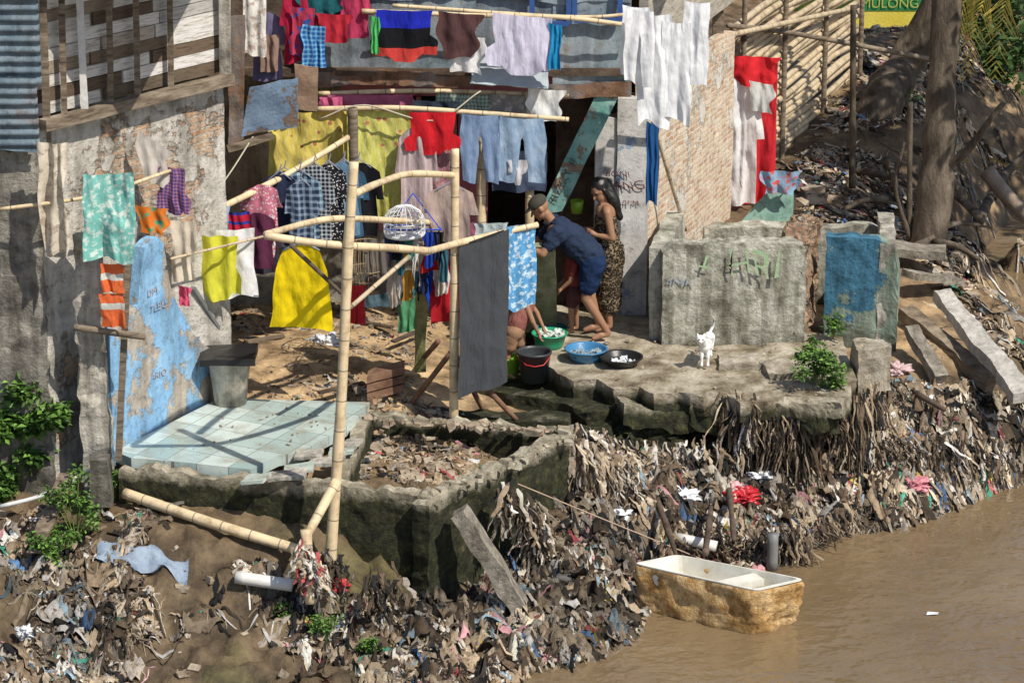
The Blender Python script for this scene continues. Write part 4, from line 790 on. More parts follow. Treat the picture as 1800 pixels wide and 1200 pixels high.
for pts,m_,l in (([(397,30),(432,28),(428,245),(402,255)],rustm,'rusty brown hanging sheet'),([(440,150),(525,135),(527,222),(424,240)],M('blue_board',[(.12,.18,.26),(.22,.3,.42)],3,peel=dict(s=3,t=.43,c=(.22,.15,.11))),'dented blue grey board'),([(519,112),(560,118),(558,196),(524,190)],M('brown_sheet',[(.22,.14,.09),(.34,.23,.16)],4),'brown fibre sheet')):
    q=[F(*p,-.45 if l[0]!='b' else -.3) for p in pts]; cc=[q[3],q[2],q[3]+Vector((0,.02,0)),q[2]+Vector((0,.02,0)),q[0],q[1],q[0]+Vector((0,.02,0)),q[1]+Vector((0,.02,0))]
    V,Fc,UV=hexd(cc,(8,1,12),.04,2.5); mk('hanging_sheet',V,Fc,m_,uv=UV,label=l+' beneath the eaves',cat='metal sheet')
beam('wooden_beam',F(400,262,-.5),F(480,238,-.4),.07,.06,wood,'wooden beam under hanging sheets','beam')
# ---------------- vessels
def vessel(name,u,v,z,prof,mat,label,cat,sq=1):
    p=G(u,v,z); V,Fc,UV=lathed(p.x,p.y,z,prof,32,sq); return mk(name,V,Fc,mat,True,label=label,cat=cat),p
def basin(r,h): return [(r*.7,0),(r*.85,h*.4),(r,h),(r*1.06,h),(r*1.06,h-.012),(r*1.0,h+.004),(r*.95,h-.01),(r*.82,h*.45),(r*.68,.015)]
def bucket(r,h): return [(r*.75,0),(r*.98,h*.93),(r*1.04,h*.94),(r*1.04,h),(r*.95,h),(r*.93,h*.9),(r*.72,.02)]
def content(p,z,r,mat,parent,n=40,sz=.07,nm='laundry'):
    Vs=[];Fs=[];off=0
    for i in range(n):
        a=random.uniform(0,6.28);q=r*math.sqrt(random.random())*.8; c=Vector((p.x+q*math.cos(a),p.y+q*math.sin(a),z+random.uniform(0,.03)))
        for k in range(4):
            for l in range(4): Vs.append(c+Vector(((k-1.5)*sz*.4,(l-1.5)*sz*.4,random.gauss(0,sz*.22)))); 
        Fs+=[[off+k*4+l,off+(k+1)*4+l,off+(k+1)*4+l+1,off+k*4+l+1] for k in range(3) for l in range(3)]; off+=16
    return mk(nm,Vs,Fs,mat,True,label='wet washing in plastic basin',cat='laundry',parent=parent)
b1,p=vessel('washing_basin',1030,632,.05,basin(.2,.12),plain('blue_basin',(.06,.22,.42),.3),'blue plastic washing basin on platform','basin')
content(p,.1,.18,plain('soapy_water',(.3,.38,.42),.2),None,30,.06)
b2,p=vessel('washing_basin',1092,641,.05,basin(.2,.09),black,'black shallow plastic basin on platform','basin'); content(p,.09,.16,plain('white_wash',(.7,.72,.75),.7),None,12,.05)
b3,p=vessel('washing_basin',966,613,.0,basin(.17,.17),plain('green_basin',(.02,.33,.17),.3),'green plastic basin full of washing','basin'); content(p,.14,.15,plain('pale_wash',(.6,.68,.62),.7),None,30,.07)
vessel('washing_basin',968,592,.0,basin(.16,.1),plain('teal_basin',(.02,.12,.13),.3),'dark teal basin behind green one','basin')
bk,p=vessel('plastic_bucket',939,668,-.08,bucket(.165,.3),plain('charcoal_plastic',(.05,.055,.06),.4),'dark grey plastic bucket with wire handle','bucket')
tube('handle',[p+Vector((-.17,0,.29)),p+Vector((-.08,-.14,.2)),p+Vector((.09,-.14,.2)),p+Vector((.17,0,.29))],.006,.006,plain('red_handle',(.5,.03,.03),.4),parent=bk)
vessel('plastic_bucket',897,661,-.1,bucket(.1,.2),plain('lime_plastic',(.25,.5,.05),.35),'lime green small bucket','bucket')
pl=F(1014,374,.9); V,Fc,UV=lathed(pl.x,pl.y,pl.z,[(.055,0),(.07,.13),(.066,.13),(.05,.01)],20); gs=mk('green_scoop',V,Fc,plain('lime_plastic2',(.3,.55,.05),.35),True,label='lime green plastic dipper hanging by house',cat='scoop')
pb=G(402,722,.02); tbm=M('dirty_tub',[(.22,.19,.15),(.45,.42,.36),(.6,.57,.52)],5,rough=.5,bump=.2,streak=.6)
V,Fc,UV=lathed(pb.x,pb.y+.2,.03,[(.15,0),(.17,.2),(.2,.42),(.215,.42),(.215,.45),(.1,.45)],24); tb_=mk('storage_tub',V,Fc,tbm,True,label='dirty grey plastic tub with black lid on tiles',cat='bucket')
V,Fc,UV=hexd(wallc((pb.x-.25,pb.y-.04),(pb.x+.26,pb.y-.02),.46,.47,.53),(8,8,1),.02); mk('lid',V,Fc,black,parent=tb_)
def cage(u,v,y,r,h,mat,label,dome=True):
    p=F(u,v,y); parts=[]; n=22
    for k in range(n):
        a=2*math.pi*k/n; c=Vector((math.cos(a)*r,math.sin(a)*r,0)); pts=[p+c,p+c+Vector((0,0,h*.45)),p+c*.8+Vector((0,0,h*.75)),p+c*.4+Vector((0,0,h*.95)),p+Vector((0,0,h))] if dome else [p+c*.85,p+c+Vector((0,0,h*.5)),p+c*.9+Vector((0,0,h))]
        parts.append(tubed(pts,.004,.004,4,.08))
    for z in (0,h*.2,h*.42,h*.6 if dome else h*.98):
        rr=r if z<h*.5 else (r*.93 if dome else r*.9); parts.append(tubed([p+Vector((math.cos(t)*rr,math.sin(t)*rr,z)) for t in np.linspace(0,6.283,17)],.006,.006,4,.08))
    V,Fc,UV=join(parts); o=mk('bird_cage',V,Fc,mat,uv=UV,label=label,cat='bird cage')
    V,Fc,UV=lathed(p.x,p.y,p.z-.03,[(r*.98,0),(r*1.03,.03),(.01,.035)],22); mk('cage_base',V,Fc,mat,True,parent=o)
cage(711,408,-1.75,.19,.26,plain('white_cage',(.78,.78,.78),.4),'white domed bird cage hanging in the yard')
cage(645,505,-.9,.17,.45,plain('wicker',(.35,.26,.16),.7),'brown wicker bird cage by clothes rail',False)
pbx=G(678,700,.0); V,Fc,UV=join([hexd([Vector(c)+pbx for c in ((-.17,-.08,k*.085+.0),(.17,.06,k*.085+.05),(-.17,.14,k*.085),(.17,.28,k*.085+.05),(-.17,-.08,k*.085+.07),(.17,.06,k*.085+.12),(-.17,.14,k*.085+.07),(.17,.28,k*.085+.12))],(4,3,1),.008) for k in range(3)])
mk('wooden_crate',V,Fc,woodred,uv=UV,label='broken brown wooden crate on the dirt',cat='crate')
beam('mossy_post',F(742,500,-1.2),G(738,650,0),.1,.1,M('mossy_wood',[(.1,.1,.04),(.25,.25,.1),(.35,.32,.18)],6,bump=.5),'mossy square post by the washing place','post',amp=.015)
beam('mossy_board',F(945,430,-.2),G(948,580,0),.35,.06,M('mossy_conc',[(.1,.11,.05),(.2,.21,.12),(.33,.32,.25)],5,bump=.5),'mossy upright concrete slab','slab',amp=.015)
for i,(a,b_) in enumerate((((600,560),(690,575)),((430,600),(500,590)),((560,690),(640,672)),((600,640),(630,690)),((690,600),(740,580)),((480,530),(560,520)))):
    beam('loose_plank',G(*a,.03),G(*b_,.05),.06,.02,wood if i%2 else wooddark,'loose weathered plank lying on the dirt','plank',group='loose planks in the yard')
def blob(name,p,r,mat,label,cat,sx=1,sy=1,sz=1,amp=.35,fr=6,smooth=True):
    bm=bmesh.new(); bmesh.ops.create_icosphere(bm,subdivisions=5,radius=1); co=np.array([list(v.co) for v in bm.verts])
    n=1+amp*fbm(co[:,0]*fr/3+p[0],co[:,1]*fr/3,co[:,2]*fr/3+p[1])-amp*.5*np.abs(fbm(co[:,0]*fr+p[1],co[:,1]*fr,co[:,2]*fr))
    for v,k in zip(bm.verts,n): v.co=Vector((v.co.x*r*sx*k+p[0],v.co.y*r*sy*k+p[1],v.co.z*r*sz*k+p[2]))
    me=bpy.data.meshes.new(name); bm.to_mesh(me); me.materials.append(mat)
    if smooth: me.polygons.foreach_set('use_smooth',[True]*len(me.polygons))
    o=bpy.data.objects.new(name,me); scene.collection.objects.link(o); fin(o,None,label,cat); return o
wb=plain('white_bag',(.78,.79,.81),.3)
for u,v,z,r,c,l in ((572,602,.02,.12,wb,'crumpled white plastic bag on the dirt'),(1300,868,-.78,.14,plain('red_bag',(.5,.02,.03),.35),'red plastic bag on rubbish heap'),(1282,856,-.74,.1,plain('pink_bag',(.65,.4,.42),.4),'pale pink bag beside a red one'),(1610,838,-.87,.1,plain('rose_bag',(.6,.22,.26),.4),'rose pink plastic bag on slope'),(1575,670,-.35,.1,plain('pinkish_bag',(.6,.42,.42),.4),'dusty pink bag by enclosure'),(1310,905,-.95,.08,plain('green_bag',(.1,.35,.2),.4),'green plastic scrap on the heap'),(1200,850,-.65,.12,wb,'white plastic bag on heap'),(1500,665,-.1,.12,wb,'torn white plastic sack on the slab edge'),(880,765,-.28,.06,wb,'small clear bag in pit'),(1540,635,-.15,.05,wb,'small white bag on concrete'),(590,1040,-.75,.08,plain('redrag',(.5,.05,.05),.6),'red cloth lump at stake'),(50,1110,-.85,.08,wb,'white bag on the mud'),(1740,760,-.66,.07,plain('teal_bag',(.1,.4,.35),.4),'green plastic bag on the slope'),(1340,830,-.7,.09,wb,'pale torn sack under the slab'),(1090,880,-.65,.08,wb,'white plastic scrap on heap'),(960,1150,-1.15,.08,plain('rose2',(.6,.3,.33),.5),'pink plastic scrap near water')):
    q=G(u,v,z); q.z=float(H(q.x,q.y))+r*.2 if (v>700 or u>1560) and r>.02 else z
    blob('plastic_bag',q,r,c,l,'plastic bag',1.2,.9,.6,1.1,7)
tube('plastic_pipe',[G(415,1025,-.65)+Vector((0,0,.06)),G(515,1040,-.7)+Vector((0,0,.06))],.055,.055,plain('pvc',(.75,.73,.69),.4),label='white plastic pipe on the mud',cat='pipe',seg=14)
tube('plastic_pipe',[G(1190,945,-.92),G(1260,960,-.97)],.05,.05,plain('pvc',(.75,.73,.69),.4),label='grey pipe end in the rubbish',cat='pipe',seg=14)
tube('metal_pipe',[G(1357,1000,-1.2),G(1357,1000,-1.2)+Vector((0,0,.35))],.055,.05,plain('grey_pipe',(.2,.2,.2),.5),label='short grey pipe standing in water',cat='pipe',seg=14)
bc=M('beam_concrete',[(.14,.12,.1),(.3,.27,.22),(.48,.43,.36)],6,bump=1,streak=.5)
def fallen(a,b_,w,h,l,m_=bc,up=0): beam('concrete_beam',a+Vector((0,0,up)),b_+Vector((0,0,up)),w,h,m_,l,'concrete beam',amp=.035,res=.05,group='fallen beams')
fallen(G(808,900,-.1),G(915,1065,-.95),.2,.14,'broken concrete beam leaning on the pit wall')
fallen(G(1655,535,.05),G(1800,715,-.35),.2,.12,'pale fallen concrete beam on the slope',M('pale_beam',[(.4,.37,.33),(.6,.57,.52)],5,bump=.7,streak=.4),.1)
fallen(G(1600,590,.0),G(1650,680,-.35),.14,.1,'short broken beam against the wall',bc,.08)
fallen(G(1590,560,-.1),G(1745,690,-.45),.16,.14,'brown timber lying down the bank',wood,.08)
fallen(G(1560,450,.1),G(1660,455,.1),.3,.1,'cracked slab behind the enclosure',bc,.08)
fallen(G(1600,490,.1),G(1680,500,-.1),.25,.08,'cracked slab piece on the bank',bc,.05)
fallen(G(120,850,-.1),G(60,990,-.55),.13,.03,'grey board leaning on the mud',wood,.1)
for a,b_ in (((1610,700),(1660,730)),((1690,500),(1650,620)),((1020,900),(1100,905)),((1150,870),(1190,990)),((1280,850),(1290,960)),((1240,980),(1250,900))):
    tube('driftwood',[G(*a,-.35 if a[0]>1500 else -.75)+Vector((0,0,.05)),G(*b_,-.4 if a[0]>1500 else -.85)+Vector((0,0,.06))],.035,.022,wooddark,label='dark stick lying in the rubbish',cat='stick',wob=.3,group='driftwood sticks')
q=G(250,1000,-.6); scr=M('faded_denim',[(.18,.24,.33),(.34,.41,.5)],8,bump=.8)
V=[];Fc=[]
for i in range(25):
    for j in range(9):
        x=q.x-.4+.8*i/24; y=q.y+.1-.006*i+(j-4)*.022*(1+.3*math.sin(i*.6)); V.append((x,y,float(H(x,y))+.03+.02*math.sin(j*2.3+i*.5)+.012*math.sin(i*1.3)))
for i in range(24):
    for j in range(8): Fc.append([i*9+j,(i+1)*9+j,(i+1)*9+j+1,i*9+j+1])
mk('discarded_jeans',V,Fc,scr,True,label='faded blue jeans lying on the mud',cat='jeans')
# ---------------- tub boat
bt=empty('floating_tub','old foam lined tub boat floating beside the bank','boat')
foam=M('foam_yellow',[(.2,.1,.03),(.48,.28,.1),(.76,.54,.28),(.3,.15,.05)],4.5,rough=.85,bump=1.4,bscale=16,streak=.4)
wht=M('tub_white',[(.6,.57,.48),(.84,.82,.75)],4,rough=.4,bump=.1)
rim=[G(1112,992,-.78),G(1330,1040,-.78),G(1417,1020,-.78),G(1190,976,-.78)]
cen=sum(rim,Vector())/4
def rect(shr,z):
    P=[]
    for i in range(4):
        a=rim[i];b_=rim[(i+1)%4]
        for k in range(16): P.append(a.lerp(b_,k/16))
    out=[Vector((cen.x+(q-cen).x*(1-shr),cen.y+(q-cen).y*(1-shr),z)) for q in P]
    for _ in range(2): out=[(out[i-1]+out[i]*2+out[(i+1)%64])/4 for i in range(64)]
    return out
def loft(rings,amp=0):
    V=[];Fc=[]
    for r in rings: V+=r
    n=64
    for i in range(len(rings)-1):
        for k in range(n): Fc.append([i*n+k,i*n+(k+1)%n,(i+1)*n+(k+1)%n,(i+1)*n+k])
    Fc.append([(len(rings)-1)*n+k for k in range(n)]); V=np.array([list(v) for v in V])
    if amp: 
        D=np.stack([fbm(V[:,0]*8,V[:,1]*8,V[:,2]*8),fbm(V[:,0]*8+5,V[:,1]*8,V[:,2]*8),.4*fbm(V[:,0]*5,V[:,1]*8,9)],-1); V=V+D*amp*np.clip((-.77-V[:,2:3])*20,0,1)
    return V,Fc
V,Fc=loft([rect(.0,-.78),rect(-.03,-.80)]+[rect(-.03+.012*math.sin(k*2.1)+k*.008,-.83-.03*k) for k in range(13)]+[rect(.14,-1.26)],amp=.05); mk('hull',V,Fc,foam,True,parent=bt)
V,Fc=loft([rect(.01,-.775),rect(.01,-.765),rect(.07,-.765),rect(.1,-.85),rect(.14,-1.0)]); mk('inner_lining',V,Fc,wht,False,parent=bt)
m0=rim[0].lerp(rim[1],.68).lerp(rim[3].lerp(rim[2],.68),.1); m1=rim[0].lerp(rim[1],.68).lerp(rim[3].lerp(rim[2],.68),.9); beam('cross_ledge',m0+Vector((.0,0,-.05)),m1+Vector((0,0,-.05)),.16,.06,wht,parent=bt,amp=.003)
mk('debris_scrap',[G(1628,1080,-1.19)+Vector(v) for v in ((0,0,0),(.1,0,.005),(.12,.05,.003),(.02,.05,.01))],[[0,1,2,3]],wb,label='small white scrap floating on the river',cat='litter')
# ---------------- fence, bank, trees
f0_=Vector((2.55,5.1,0)); f1_=Vector((4.45,9.3,0))
fe=empty('bamboo_fence','stacked horizontal bamboo fence on the bank','fence')
for k in range(26):
    z=.02+k*.082; t1=random.uniform(.93,1.02); t0=random.uniform(-.04,.04); zz=lambda t:z+.05*math.sin(t*5+k*.3)+random.gauss(0,.02)
    tube('fence_pole',[f0_.lerp(f1_,t)+Vector((random.gauss(0,.02),random.gauss(0,.02),zz(t)+.2*t)) for t in (t0,.25,.5,.75,t1)],.042,.036,bamboo_old,parent=fe,seg=7,step=.2)
for t in (0.02,.33,.66,.97):
    p=f0_.lerp(f1_,t)+Vector((.06,-.06,0)); tube('fence_post',[p,p+Vector((0,0,2.5))],.035,.03,wood,parent=fe)
tube('bamboo_pole',[F(1280,45,4.5),F(1400,60,6.5),F(1640,105,8)],.03,.03,wood,label='grey pole lying across the fence top',cat='pole')
tube('bamboo_pole',[F(1285,62,4.5),F(1430,30,7),F(1500,15,9)],.035,.03,bamboo_old,label='bamboo pole across the fence top',cat='pole')
bark=M('tree_bark',[(.035,.027,.02),(.11,.085,.062),(.22,.18,.135)],5,bump=1.3,bscale=18,stretch=(1,1,.4))
leafm=M('leaf_surface',[(.8,.85,.8),(1,1,1)],6,rough=.5,attr=True,bump=.1)
def leaves(name,cs,n,s,mat,cols,parent=None,label=None,cat=None,kind=None,flat=.5):
    Vs=[];Fs=[];Cs=[]
    for i in range(n):
        c,r=random.choice(cs); d=Vector((random.gauss(0,1),random.gauss(0,1),random.gauss(0,1))).normalized(); p=Vector(c)+Vector((d.x*r,d.y*r,d.z*r*.8))*random.random()**.4
        a=Vector((random.gauss(0,1),random.gauss(0,1),random.gauss(-.2,flat))).normalized(); b_=a.cross(Vector((random.gauss(0,.4),random.gauss(0,.4),1))).normalized(); q=s*random.uniform(.6,1.3); k=len(Vs)
        up=b_.cross(a)*q*.12
        Vs+=[p,p+a*q*.5+b_*q*.28+up,p+a*q,p+a*q*.5-b_*q*.28+up]; Fs.append([k,k+1,k+2,k+3]); cc=np.array(random.choice(cols))*random.uniform(.7,1.2); Cs+=[cc]*4
    return mk(name,Vs,Fs,mat,False,col=np.array(Cs),parent=parent,label=label,cat=cat,kind=kind)
GR=[(.05,.11,.02),(.08,.16,.03),(.035,.075,.015),(.12,.2,.05)]
def tree(pts,r0,r1,label,limbs,shade_crown,n):
    t=empty('tree',label,'tree'); tube('trunk',pts,r0,r1,bark,parent=t,wob=.18,seg=16,step=.1)
    for l in limbs: tube('limb',l[0],l[1],l[1]*.5,bark,parent=t,wob=.15,seg=9)
    leaves('shade_crown',shade_crown,n,.24,leafm,GR,parent=t); return t
b_=G(1632,432,.0)
tree([b_+Vector((-.05,0,-.2)),b_+Vector((0,0,.15)),F(1648,300,3.5),F(1655,150,3.6),F(1665,0,3.7),F(1675,-200,3.9)],.2,.14,'tall dark tree trunk on the bank',
  [([F(1650,300,3.5),F(1700,265,3.3),F(1745,205,3.2),F(1765,180,3.2)],.06),([F(1600,420,3.4),F(1575,330,3.5),F(1590,250,3.6)],.03),([F(1675,-200,3.9),Vector((6.4,3.2,4.7)),Vector((7.6,2.6,4.9))],.1),([F(1675,-200,3.9),Vector((6.6,4.2,5.2)),Vector((7.8,4.6,5.4))],.1)],[(Vector((7.5,2.3,4.9)),1.2),(Vector((8.4,3.6,5.2)),1.2),(Vector((8.2,5.2,5.4)),1.2),(Vector((6.9,4.2,5.3)),.8)],2600)  # leaf clumps unseen above frame, set away from the trunk to shape dappled shade
b_=G(1560,215,.3)
tree([b_+Vector((-.25,0,-.2)),b_+Vector((-.05,0,.3)),F(1592,110,8.6),F(1650,0,8.6),F(1700,-200,8.8)],.27,.17,'leaning dark tree trunk behind the fence',[([F(1640,20,8.6),F(1620,-90,8.8)],.08)],[(Vector((9.2,7,6)),1.6),(Vector((8.2,9,6.4)),1.4),(Vector((10,5.4,6)),1.3)],2200)  # unseen foliage shifted right so its shadow stays off the fence
b_=G(1498,330,.1)
tube('wooden_post',[b_,F(1500,10,b_.y)],.045,.035,bark,label='thin dark upright post by the bamboo fence',cat='post',wob=.1)
tube('wooden_post',[G(1598,430,.0),F(1600,180,3.4)],.035,.03,bark,label='thin stake beside the tree',cat='post',wob=.1)
tube('fallen_branch',[G(1720,400,-.4)+Vector((0,0,.1)),G(1760,340,-.6)+Vector((0,0,.2)),G(1810,300,-.5)+Vector((0,0,.3))],.07,.05,bark,label='bare fallen branch over the inlet',cat='branch',wob=.2)
tube('fallen_log',[F(1735,300,6.5),F(1770,345,6.3),F(1815,385,6.1)],.11,.1,M('pale_log',[(.2,.15,.11),(.35,.28,.22)],6,bump=.6),label='pale fallen log on the bank',cat='log',wob=.15)
for (a,b2) in (((1640,420),(1560,470)),((1640,425),(1720,455)),((1645,400),(1740,400)),((1500,300),(1600,330)),((1520,240),(1450,330)),((1560,350),(1480,370)),((1680,330),(1620,300)),((1560,280),(1590,390)),((1720,380),(1660,340))):
    tube('tree_root',[G(*a,.15),G((a[0]+b2[0])/2,(a[1]+b2[1])/2-8,.15),G(*b2,.05)],.05,.02,bark,label='exposed tree root on the bank',cat='root',wob=.4,group='tree roots')
yf=M('yellow_frond',[(.42,.32,.05),(.62,.5,.1)],5,rough=.5); gf=M('green_frond',[(.08,.16,.03),(.18,.27,.05)],5,rough=.5)
pt=empty('palm_tree','young palm with yellowing fronds','palm tree'); pbz=G(1730,240,.0)
tube('trunk',[pbz+Vector((1.2,2,0)),F(1840,30,9.5),F(1840,-120,9.5)],.12,.1,bark,parent=pt,wob=.1)
def frond(o,dirv,L,col,parent,drop=.75):
    Vs=[];Fs=[];n=34; P=[]
    for i in range(n+1):
        t=i/n; P.append(Vector(o)+Vector(dirv)*L*t*(1-.35*t)+Vector((0,0,-1))*L*drop*t*t+Vector((0,0,.12*L*math.sin(t*2.2))))
    for i in range(1,n):
        tg=(P[i+1]-P[i-1]).normalized(); s=tg.cross(Vector((0,.7,.7))).normalized(); le=L*.24*math.sin(math.pi*(.15+.8*i/n))*random.uniform(.7,1.1); wv=tg*.015
        for sg in (-1,1):
            if random.random()<.08: continue
            e=P[i]+s*sg*le*.7+tg*le*.6+Vector((0,0,-le*.25*random.uniform(.3,1.4))); k=len(Vs); Vs+=[P[i]-wv,P[i]+wv,e+wv*.4,e-wv*.2]; Fs.append([k,k+1,k+2,k+3])
    return mk('frond',Vs,Fs,col,parent=parent)
o=F(1800,-40,9.0)
for i,(dx,dy,m_,L_) in enumerate(((-.6,-.3,yf,1.9),(-.35,-.6,yf,1.9),(-.85,.1,gf,1.6),(.1,-1,gf,1.8),(.8,-.4,gf,1.7),(.6,.7,gf,1.7),(-.75,-.1,yf,2.1))): frond(o,(dx,dy,.1),L_,m_,pt,.85)
bn=empty('hanging_banner','yellow and green printed banner behind the trees','banner')
q0,q1=F(1496,58,15),F(1655,58,15)
mk('banner_cloth',[q0,q1,q1+Vector((0,0,.75)),q0+Vector((0,0,.75))],[[0,1,2,3]],M('banner_yellow',[(.6,.48,.05),(.7,.6,.12)],2),parent=bn)
mk('banner_band',[q0+Vector((0,-.01,.33)),q1+Vector((0,-.01,.33)),q1+Vector((0,-.01,.75)),q0+Vector((0,-.01,.75))],[[0,1,2,3]],plain('banner_green',(.03,.22,.06),.6),parent=bn)
text('MULONG',q0+Vector((.12,-.03,.38)),(1,0,0),(0,0,1),.2,plain('banner_letter',(.5,.5,.12),.6),bn,wob=0)
mk('banner_cloth',[F(1345,20,12),F(1500,20,12),F(1500,-50,12),F(1345,-50,12)],[[0,1,2,3]],M('banner_green2',[(.05,.2,.07),(.35,.4,.08)],6),parent=bn)
wall('shack_wall',(2.2,17),(9.5,17),.15,0,3.2,M('dark_shack',[(.05,.04,.03),(.14,.11,.08)],2,bump=.4),'dark shack wall behind the trees',res=.4)
for i,(u,v,y,r,n) in enumerate(((1720,110,13,.7,700),(1780,80,14,.8,700),(1780,0,16,1.0,700),(1710,20,16,.6,500))):
    leaves('bush',[(F(u,v,y),r),(F(u-30,v+20,y-.4),r*.6)],n,.16,leafm,[(.035,.075,.015),(.02,.045,.01),(.07,.12,.03)],label='dense green bush on the far bank',cat='bush')
def plant(u,v,z,r,n,label,s=.06,tall=1.5):
    p=G(u,v,z); t=empty('leafy_plant',label,'plant'); cs=[]
    for i in range(11):
        q=p+Vector((random.gauss(0,r*.5),random.gauss(0,r*.3),random.uniform(.05,r*tall))); cs.append((q,r*.4)); tube('stem',[p+Vector((0,0,-.03)),p.lerp(q,.5)+Vector((0,0,.04)),q],.006,.003,gf,parent=t,seg=4)
    leaves('foliage',cs,n,s,leafm,GR+[(.16,.3,.05),(.13,.26,.04)],parent=t)
plant(18,866,-.36,.4,3400,'lush green bush against the wall foot',.085,2.6); plant(-10,880,-.4,.36,2200,'lush green weed beside the concrete wall',.085,2.6)
plant(135,955,-.5,.27,1100,'tall leafy weed on the mud bank',.045,2.1); plant(200,880,-.35,.16,500,'thin weed at wall corner',.045); plant(90,1000,-.62,.22,600,'low green weed on mud',.045)
plant(1445,680,.05,.25,1300,'leafy green weed on the slab edge',.05); plant(1430,640,.05,.16,350,'weed sprouting by the enclosure',.05); plant(1465,590,.1,.12,160,'sprig of weed on concrete'); plant(575,1125,-1.0,.14,500,'low green weed near water',.035); plant(500,1095,-.95,.12,350,'low green weed on bank',.035); plant(650,1150,-1.05,.1,260,'small grass tuft in rubbish',.035); plant(1570,200,.4,.2,200,'green weed on far bank')
plant(750,980,-.75,.1,130,'weed growing from mossy wall',.04)
V,Fc,UV=hexd([F(1300,392,3.4),F(1395,388,3.4),F(1300,392,3.5),F(1395,388,3.5),F(1375,308,3.6),F(1395,330,3.6),F(1375,308,3.7),F(1395,330,3.7)],(6,1,5),.01); mk('leaning_board',V,Fc,M('teal_panel',[(.12,.24,.2),(.24,.36,.3)],4,bump=.3,streak=.4),uv=UV,label='teal board leaning at the fence foot',cat='board')
cloth('rag',1335,300,1412,300,3.35,40,cm((.25,.4,.55),'blot',(.6,.1,.1)),'blue and red rag over board','cloth',fold=.08)
wall('concrete_slab',F(1285,392,3.0),F(1335,392,3.0),.3,-.1,.25,conc,'pale concrete block at wall end','concrete block',amp=.03,res=.05)
# ---------------- figures
def capd(a,b,r0,r1,seg=14):
    a=Vector(a);b=Vector(b); d=(b-a); L=d.length; d=d/L if L>1e-6 else Vector((0,0,1)); s=d.cross(Vector((.13,.9,.2))).normalized(); u=d.cross(s); V=[];n=5
    rings=[]
    for i in range(n+1): t=-math.pi/2+math.pi/2*i/n; rings.append((a+d*math.sin(t)*r0,max(1e-4,math.cos(t)*r0)))
    for i in range(n+1): t=math.pi/2*i/n; rings.append((b+d*math.sin(t)*r1,max(1e-4,math.cos(t)*r1)))
    for c,r in rings:
        for k in range(seg): q=2*math.pi*k/seg; V.append(c+s*math.cos(q)*r+u*math.sin(q)*r)
    Fc=[[i*seg+k,i*seg+(k+1)%seg,(i+1)*seg+(k+1)%seg,(i+1)*seg+k] for i in range(len(rings)-1) for k in range(seg)]; Fc.append(list(range(seg))[::-1]);Fc.append([(len(rings)-1)*seg+k for k in range(seg)])
    return np.array([list(v) for v in V]),Fc,np.zeros((len(V),2))
def elld(c,r,rot=None):
    V,Fc,UV=capd((0,0,0),(0,0,.001),1,1,18); R=rot or Matrix.Identity(3); W_=[Vector(c)+R@Vector((v[0]*r[0],v[1]*r[1],v[2]*r[2])) for v in V]; return np.array([list(v) for v in W_]),Fc,UV
def fuse(name,parts,mat,vox=.009,sm=3,wr=0,**k):
    V,Fc,UV=join(parts); o=mk(name,V,Fc,mat,True,**k); r=o.modifiers.new('r','REMESH'); r.mode='VOXEL'; r.voxel_size=vox; r.use_smooth_shade=True
    if sm: s=o.modifiers.new('s','SMOOTH'); s.iterations=sm; s.factor=.5
    bpy.context.view_layer.update(); me=bpy.data.meshes.new_from_object(o.evaluated_get(bpy.context.evaluated_depsgraph_get())); o.modifiers.clear(); o.data=me; me.materials.clear(); me.materials.append(mat)
    co=np.empty(len(me.vertices)*3,np.float32); me.vertices.foreach_get('co',co); co=co.reshape(-1,3)
    if wr:
        nn=np.empty(len(me.vertices)*3,np.float32); me.vertices.foreach_get('normal',nn); nn=nn.reshape(-1,3)
        co=(co+nn*(wr*(fbm(co[:,0]*9,co[:,1]*9,co[:,2]*14,3)))[:,None]).astype(np.float32); me.vertices.foreach_set('co',co.ravel())
    l=me.uv_layers.new(name='UVMap'); idx=np.empty(len(me.loops),int); me.loops.foreach_get('vertex_index',idx); l.data.foreach_set('uv',(co[idx][:,[0,2]]).ravel())
    me.polygons.foreach_set('use_smooth',[True]*len(me.polygons))
    return o
skin=plain('skin',(.32,.17,.1),.5,.35,var=.9); hairm=plain('black_hair',(.012,.01,.009),.4)
def hand(w,dirv,side,s=1.0):
    w=Vector(w);d=Vector(dirv).normalized();sd=Vector(side).normalized(); n=d.cross(sd); P=[capd(w,w+d*.06*s,.026*s,.034*s),]
    for i,L in enumerate((.06,.07,.066,.05)):
        o_=w+d*.075*s+sd*(i-1.5)*.02*s; m_=o_+d*L*.6*s+n*.01*s; P+= [capd(o_-d*.02*s,m_,.010*s,.009*s,8),capd(m_,m_+d*L*.45*s+n*.03*s,.009*s,.007*s,8)]
    o_=w+d*.03*s-sd*.03*s; P+=[capd(o_,o_+d*.03*s-sd*.03*s,.012*s,.010*s,8),capd(o_+d*.03*s-sd*.03*s,o_+d*.06*s-sd*.035*s+n*.015*s,.010*s,.008*s,8)]
    return P
